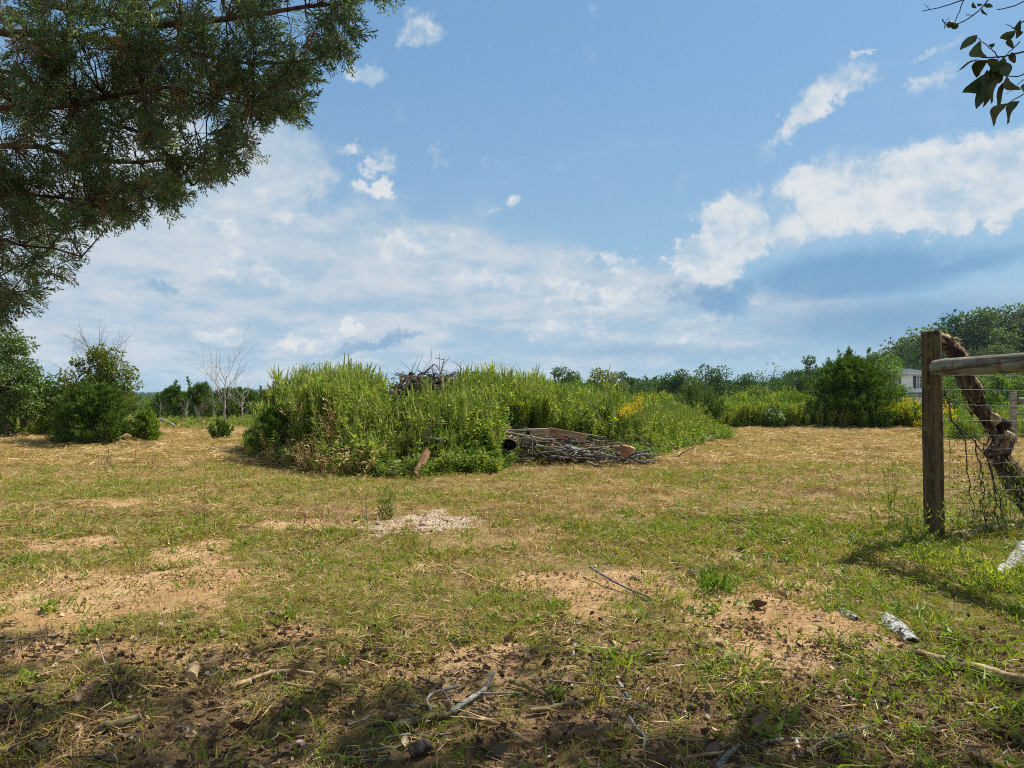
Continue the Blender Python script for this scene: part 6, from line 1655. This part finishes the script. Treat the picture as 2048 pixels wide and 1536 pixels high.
def slab(lab, p0, p1, wpx, seed):
    q = np.random.default_rng(seed); a = np.array(gpt(*p0)); b = np.array(gpt(*p1)); ax = (b - a); L_ = np.linalg.norm(ax); ax /= L_; sd_ = np.array([-ax[1], ax[0]]); W_ = wpx / FPX * a[1]
    nu, nv = 14, 7; V = []
    for iu in range(nu):
        u_ = iu / (nu - 1); wj = W_ * (0.55 + 0.45 * math.sin(math.pi * (0.1 + 0.8 * u_))) * (0.85 + 0.3 * q.random())
        for iv in range(nv):
            v_ = iv / (nv - 1) - 0.5; p = a + ax * L_ * (u_ + 0.03 * q.normal() * (iv in (0, nv - 1))) + sd_ * v_ * wj
            V.append((p[0], p[1], hz(p[0], p[1]) + 0.008 + W_ * 0.22 * (1 - 4 * v_ * v_) + 0.003 * q.normal()))
    F = [[x_ * nv + y_, (x_ + 1) * nv + y_, (x_ + 1) * nv + y_ + 1, x_ * nv + y_ + 1] for x_ in range(nu - 1) for y_ in range(nv - 1)]
    m = MB(); m.add(V, F); o = link('bark_slab', m.mesh('bark_slab', M_slab)); so = o.modifiers.new('thickness', 'SOLIDIFY'); so.thickness = 0.006; so.offset = -1
    tag(o, lab, 'bark')
M_slab = bark_mat('slab_bark', (0.06, 0.055, 0.05), (0.46, 0.48, 0.46), 45, (1, 1, 1), 0.9)
slab('white lichened slab of bark in the right foreground grass', (1766, 1236), (1822, 1286), 40, 5)
slab('small white bark fragment left of the larger white slab', (1682, 1228), (1712, 1248), 22, 6)
lay('fallen_log', 'thick whitish log running off the right edge below the fence', 'log', [(1988, 1160), (2012, 1140), (2030, 1120), (2060, 1080), (2085, 1050)], 13, M_pale, sides=16, rough=0.3, r_end=1.0, lift=-0.045)
lay('fallen_log', 'short yellowish log end just right of the corner post', 'log', [(1912, 1086), (1925, 1084), (1942, 1082)], 10, M_yellowlog, sides=14, r_end=1.0)
lay('fallen_log', 'long yellowish rail lying on the ground under the wire mesh', 'log', [(1948, 1074), (2000, 1070), (2060, 1066), (2160, 1060)], 7.5, M_yellowlog, sides=12, r_end=1.0)
lay('fallen_branch', 'slender grey stick across the orange clay', 'branch', [(1180, 1154, 0.05), (1215, 1172, 0.03), (1248, 1190, 0.01), (1302, 1214)], 2.6, M_stick_grey)
lay('fallen_branch', 'pale branch end pointing up at the bottom edge right of centre', 'branch', [(1432, 1534), (1452, 1510), (1470, 1499), (1494, 1493)], 7, M_stick_grey)
lay('fallen_branch', 'brown stick left of the pale branch end at the bottom edge', 'branch', [(1371, 1512), (1405, 1507), (1443, 1503)], 4, M_tanlog)
lay('fallen_branch', 'long grey branch rising to the right in the bottom right corner', 'branch', [(1523, 1480), (1593, 1475), (1640, 1483), (1700, 1462), (1768, 1440)], 4, M_stick_grey, side=3)
lay('fallen_branch', 'thick dark stick crossing under the long grey branch', 'branch', [(1608, 1512), (1632, 1495), (1650, 1484)], 7, M_stick_dark)
lay('fallen_branch', 'short pale stick among dead leaves near the bottom right', 'branch', [(1480, 1424), (1500, 1419), (1516, 1415)], 6, M_tanlog)
lay('fallen_branch', 'curled pale tendril in the bottom right leaf drift', 'branch', [(1872, 1446), (1880, 1468), (1894, 1490), (1892, 1508)], 2.2, M_stick)
lay('fallen_branch', 'thin brown stick in the sparse grass above the bark slab', 'branch', [(1880, 1388), (1920, 1392), (1952, 1394)], 4, M_stick_dark)
lay('dry_stalk', 'straight yellow straw stalk lying in the lower left corner', 'stalk', [(8, 1300), (60, 1288), (130, 1282)], 1.8, M_straw_stalk if False else M_stick, lift=0.02)
lay('dry_stalk', 'broken tan stalk leaning in the lower left', 'stalk', [(200, 1345, 0.12), (222, 1390, 0.05), (240, 1440)], 1.6, M_stick)
for k in range(26):   # further sticks in the leaf drift, no two with the same look or place worth telling apart
    px_ = 60 + 1940 * g.random(); py_ = 1370 + 150 * g.random(); a = g.normal() * 0.5; l = 20 + 60 * g.random()
    lay('twig', 'thin broken twig lost among the dead leaves in the shade', 'twig', [(px_, py_), (px_ + l * 0.5, py_ + a * 8 + 2), (px_ + l, py_ + a * 20)], 1.3 + 2.0 * g.random(), [M_stick, M_stick_dark, M_stick_grey][k % 3], group='twigs among the dead leaves', sides=5)
# larger dead leaves
def leaf_mesh(seed, mat):
    g = np.random.default_rng(seed); us = np.linspace(-0.5, 0.5, 6); vs_ = np.linspace(-0.5, 0.5, 4); V = []
    c1_ = 0.6 + 1.6 * g.random(); c2_ = 0.3 + 0.9 * g.random(); tw_ = g.normal() * 0.9; ph = g.random() * 6
    for u_ in us:
        wv = 0.55 * max(0.06, math.cos(u_ * 2.9)) ** 0.8
        for v_ in vs_:
            y_ = v_ * wv; z_ = c1_ * y_ * y_ * 1.3 + c2_ * u_ * u_ * 0.8 + 0.04 * math.sin(7 * u_ + ph + 5 * v_)
            a = tw_ * u_; V.append((u_, y_ * math.cos(a) - z_ * math.sin(a), y_ * math.sin(a) + z_ * math.cos(a)))
    V = np.array(V); ti = g.normal() * 0.7; cs, sn = math.cos(ti), math.sin(ti)
    V = np.stack([V[:, 0], V[:, 1] * cs - V[:, 2] * sn, V[:, 1] * sn + V[:, 2] * cs], 1); V[:, 2] -= V[:, 2].min() + 0.04
    m = MB(); m.add(V, [[i * 4 + j, i * 4 + j + 1, i * 4 + j + 5, i * 4 + j + 4] for i in range(5) for j in range(3)])
    m.tube([V[0:4].mean(0), V[0:4].mean(0) + np.array([-0.22, 0.02, 0.02])], [0.012, 0.008], 3)
    return m.mesh('fallen_leaf', mat, True)
LM = [leaf_mesh(900 + k, M_dead_leaf) for k in range(7)] + [leaf_mesh(910, M_tan_leaf), leaf_mesh(911, M_tan_leaf)]
def put_leaf(px_, py_, s_, mi, lab, group, rot=None):
    x_, y_ = gpt(px_, py_); o = link('fallen_leaf', LM[mi]); o.location = (x_, y_, hz(x_, y_) + 0.015)
    k = 0.72 * s_ / FPX * y_; o.scale = (k, k, k * 1.1); o.rotation_euler = (g.normal() * 0.35, g.normal() * 0.35, g.random() * 6.28) if rot is None else rot
    tag(o, lab, 'leaf', group)
for px_, py_, s_ in ((905, 1285, 34), (950, 1318, 36), (908, 1355, 40), (1075, 1325, 44), (1060, 1330, 40), (1095, 1345, 44), (1135, 1373, 50), (1162, 1258, 32), (755, 1320, 36), (840, 1290, 30), (935, 1280, 40), (1020, 1295, 40), (1100, 1255, 30), (1240, 1366, 34), (1232, 1480, 60), (1200, 1475, 54),
                     (980, 1500, 66), (1000, 1505, 54), (1130, 1465, 50), (375, 1470, 60), (480, 1460, 54), (1465, 1390, 44), (1515, 1440, 54), (1440, 1305, 34), (1640, 1290, 38), (1515, 1230, 50), (1560, 1200, 40), (170, 1310, 34), (75, 1320, 36), (160, 1315, 30), (1280, 1420, 50), (1375, 1420, 40), (2010, 1480, 70),
                     (1600, 1490, 50), (1290, 1500, 50), (1420, 1500, 60), (1880, 1420, 40), (720, 1530, 40), (640, 1370, 40), (660, 1380, 36), (60, 1500, 50), (1700, 1400, 40)):
    put_leaf(px_ + g.normal() * 2, py_, s_, int(g.integers(0, 7)), 'large curled dark brown dead leaf standing proud of the litter', 'large curled leaves in the foreground')
for k in range(130):
    py_ = 1290 + 240 * g.random() ** 0.8; px_ = 20 + 2000 * g.random(); mi = int(g.integers(0, 9))
    put_leaf(px_, py_, (26 + 22 * g.random()) * (py_ - HZ) / 640, mi, 'small brown dead leaf in the shaded leaf drift' if mi < 7 else 'small pale tan dead leaf in the shaded leaf drift', 'dead leaves in the shade' if mi < 7 else 'tan leaves in the shade')
for k in range(30):
    py_ = 1110 + 180 * g.random(); px_ = 500 + 1450 * g.random()
    put_leaf(px_, py_, 15 + 10 * g.random(), int(g.integers(0, 7)), 'small dark dead leaf lying in the sunlit grass', 'dead leaves in the sunlit grass')
put_leaf(1421, 1104, 22, 2, 'single curled leaf with an orange underside in the open grass', None)
# stones
for i, (px_, py_, s_, lab, c) in enumerate(((1518, 1275, 16, 'small cream stone on the orange clay', (0.55, 0.45, 0.36)), (322, 1249, 16, 'small pinkish stone in the left grass', (0.42, 0.34, 0.33)), (420, 1354, 15, 'small pale yellow stone beside the cut stub', (0.50, 0.43, 0.28)), (1382, 1142, 26, 'dark clod on top of the orange clay', (0.10, 0.07, 0.05)), (1270, 1158, 22, 'brown clod at the left of the orange clay', (0.16, 0.10, 0.06)), (758, 1052, 14, 'flat grey rock on the pale patch', (0.26, 0.23, 0.18)), (845, 1053, 15, 'flat rock in the middle of the pale patch', (0.30, 0.27, 0.22)))):
    x_, y_ = gpt(px_, py_); k_ = s_ / FPX * y_; u = unit(1, g)[0]; m = MB(); zz = np.linspace(-1, 1, 7)
    m.tube(np.stack([0.1 * zz, 0 * zz, zz * 0.32], 1), 0.5 * np.sqrt(np.clip(1 - zz ** 2, 0.05, 1)), 9, 0, 0.35, i)
    o = tag(link('stone', m.mesh('stone', plain_mat('stone_%d' % i, c, 0.9, 0.3, 6), True), None, (x_, y_, hz(x_, y_) + k_ * 0.12), g.random() * 6), lab, 'stone'); o.scale = (k_, k_, k_)
# upright stalks and tufts
def stalks(name, lab, px_, py_, n, hp, wpx, mat, lean=0.3, r_=0.0022, leafy=None):
    x_, y_ = gpt(px_, py_); z_ = hz(x_, y_); m = MB(); lm = MB(); h_ = hp / FPX * y_
    for k in range(n):
        b = np.array([g.normal() * wpx / FPX * y_ * 0.4, g.normal() * 0.05, -0.01]); e = b + np.array([g.normal() * lean * h_, g.normal() * lean * h_, h_ * (0.55 + 0.45 * g.random())])
        st = curve([b, (b + e) / 2 + g.normal(size=3) * 0.01, e], 6); m.tube(st, np.linspace(r_, r_ * 0.5, 6), 4)
        if leafy:
            t = g.random(12); q = np.stack([np.interp(t, np.linspace(0, 1, 6), st[:, c]) for c in range(3)], 1); lm.leaves(q, unit(12, g) * 0.6 + np.array([0, 0, 0.7]), unit(12, g), 0.06, 0.011)
    root = thing(name, lab, 'plant', (x_, y_, z_))
    link('stems', m.mesh('stems', mat, True), root)['kind'] = 'stuff'
    if leafy: tag(link('foliage', lm.mesh('foliage', leafy), root), kind='stuff')
stalks('stalk_cluster', 'single thin dark stem standing in the left middle field', 416, 1058, 1, 125, 2, M_stick_dark, 0.05, 0.0025)
stalks('stalk_cluster', 'cluster of leaning dry brown stems left of the pale patch', 662, 1046, 11, 62, 60, M_stick, 0.5, 0.003)
stalks('stalk_cluster', 'few upright brown stems next to the green tuft', 733, 1048, 5, 60, 10, M_stick, 0.1, 0.003)
stalks('green_tuft', 'upright green weed tuft behind the left of the pale patch', 772, 1036, 16, 62, 26, M_stick, 0.12, 0.002, M_weed_dark)
stalks('stalk_cluster', 'dry stubble stems at the right end of the pale patch', 965, 1042, 6, 36, 40, M_stick, 0.15, 0.003)
stalks('stalk_cluster', 'short cut stems in the lower left grass', 90, 1295, 9, 50, 60, M_stick_dark, 0.06, 0.0022)
stalks('stalk_cluster', 'thin tall stems before the distant left trees', 225, 935, 9, 45, 110, M_stick, 0.12, 0.005)
stalks('green_tuft', 'slim green stem rising beside the corner post', 1772, 1060, 6, 165, 34, M_grass_lush, 0.14, 0.0022, M_weed_dark)
stalks('green_tuft', 'leafy weed growing against the foot of the corner post', 1835, 1092, 16, 100, 60, M_stick, 0.3, 0.002, M_weed)
stalks('green_tuft', 'weeds climbing the wire mesh right of the corner post', 1985, 1070, 30, 150, 90, M_stick, 0.2, 0.002, M_weed_dark)
stalks('green_tuft', 'tall grassy weeds under the leaning dead trunk', 2040, 1040, 26, 150, 60, M_stick, 0.25, 0.002, M_weed)
stalks('green_tuft', 'leafy weeds in front of the thick whitish log', 1990, 1178, 26, 60, 60, M_stick, 0.4, 0.002, M_weed)
stalks('green_tuft', 'low green weed in the grass right of the clay', 1905, 1150, 24, 60, 90, M_stick, 0.4, 0.002, M_weed)
stalks('green_tuft', 'dark leafy weed between clay mounds', 1428, 1195, 16, 38, 40, M_stick_dark, 0.5, 0.0015, M_weed_dark)

# ------------------------------------------------------------------ humid air
hm = bpy.data.materials.new('haze'); hm.use_nodes = True; hm.node_tree.nodes.clear(); HN = NT(hm.node_tree)
ho = HN.n('ShaderNodeOutputMaterial'); pv = HN.n('ShaderNodeVolumePrincipled')
pv.inputs['Color'].default_value = (0.55, 0.74, 0.95, 1); pv.inputs['Density'].default_value = HAZE; pv.inputs['Anisotropy'].default_value = 0.0
HN.l(pv.outputs[0], ho.inputs['Volume'])
hb = MB(); hb.box((0, 0, 20), (3900, 3900, 70))
tag(link('haze', hb.mesh('haze', hm)), kind='stuff')
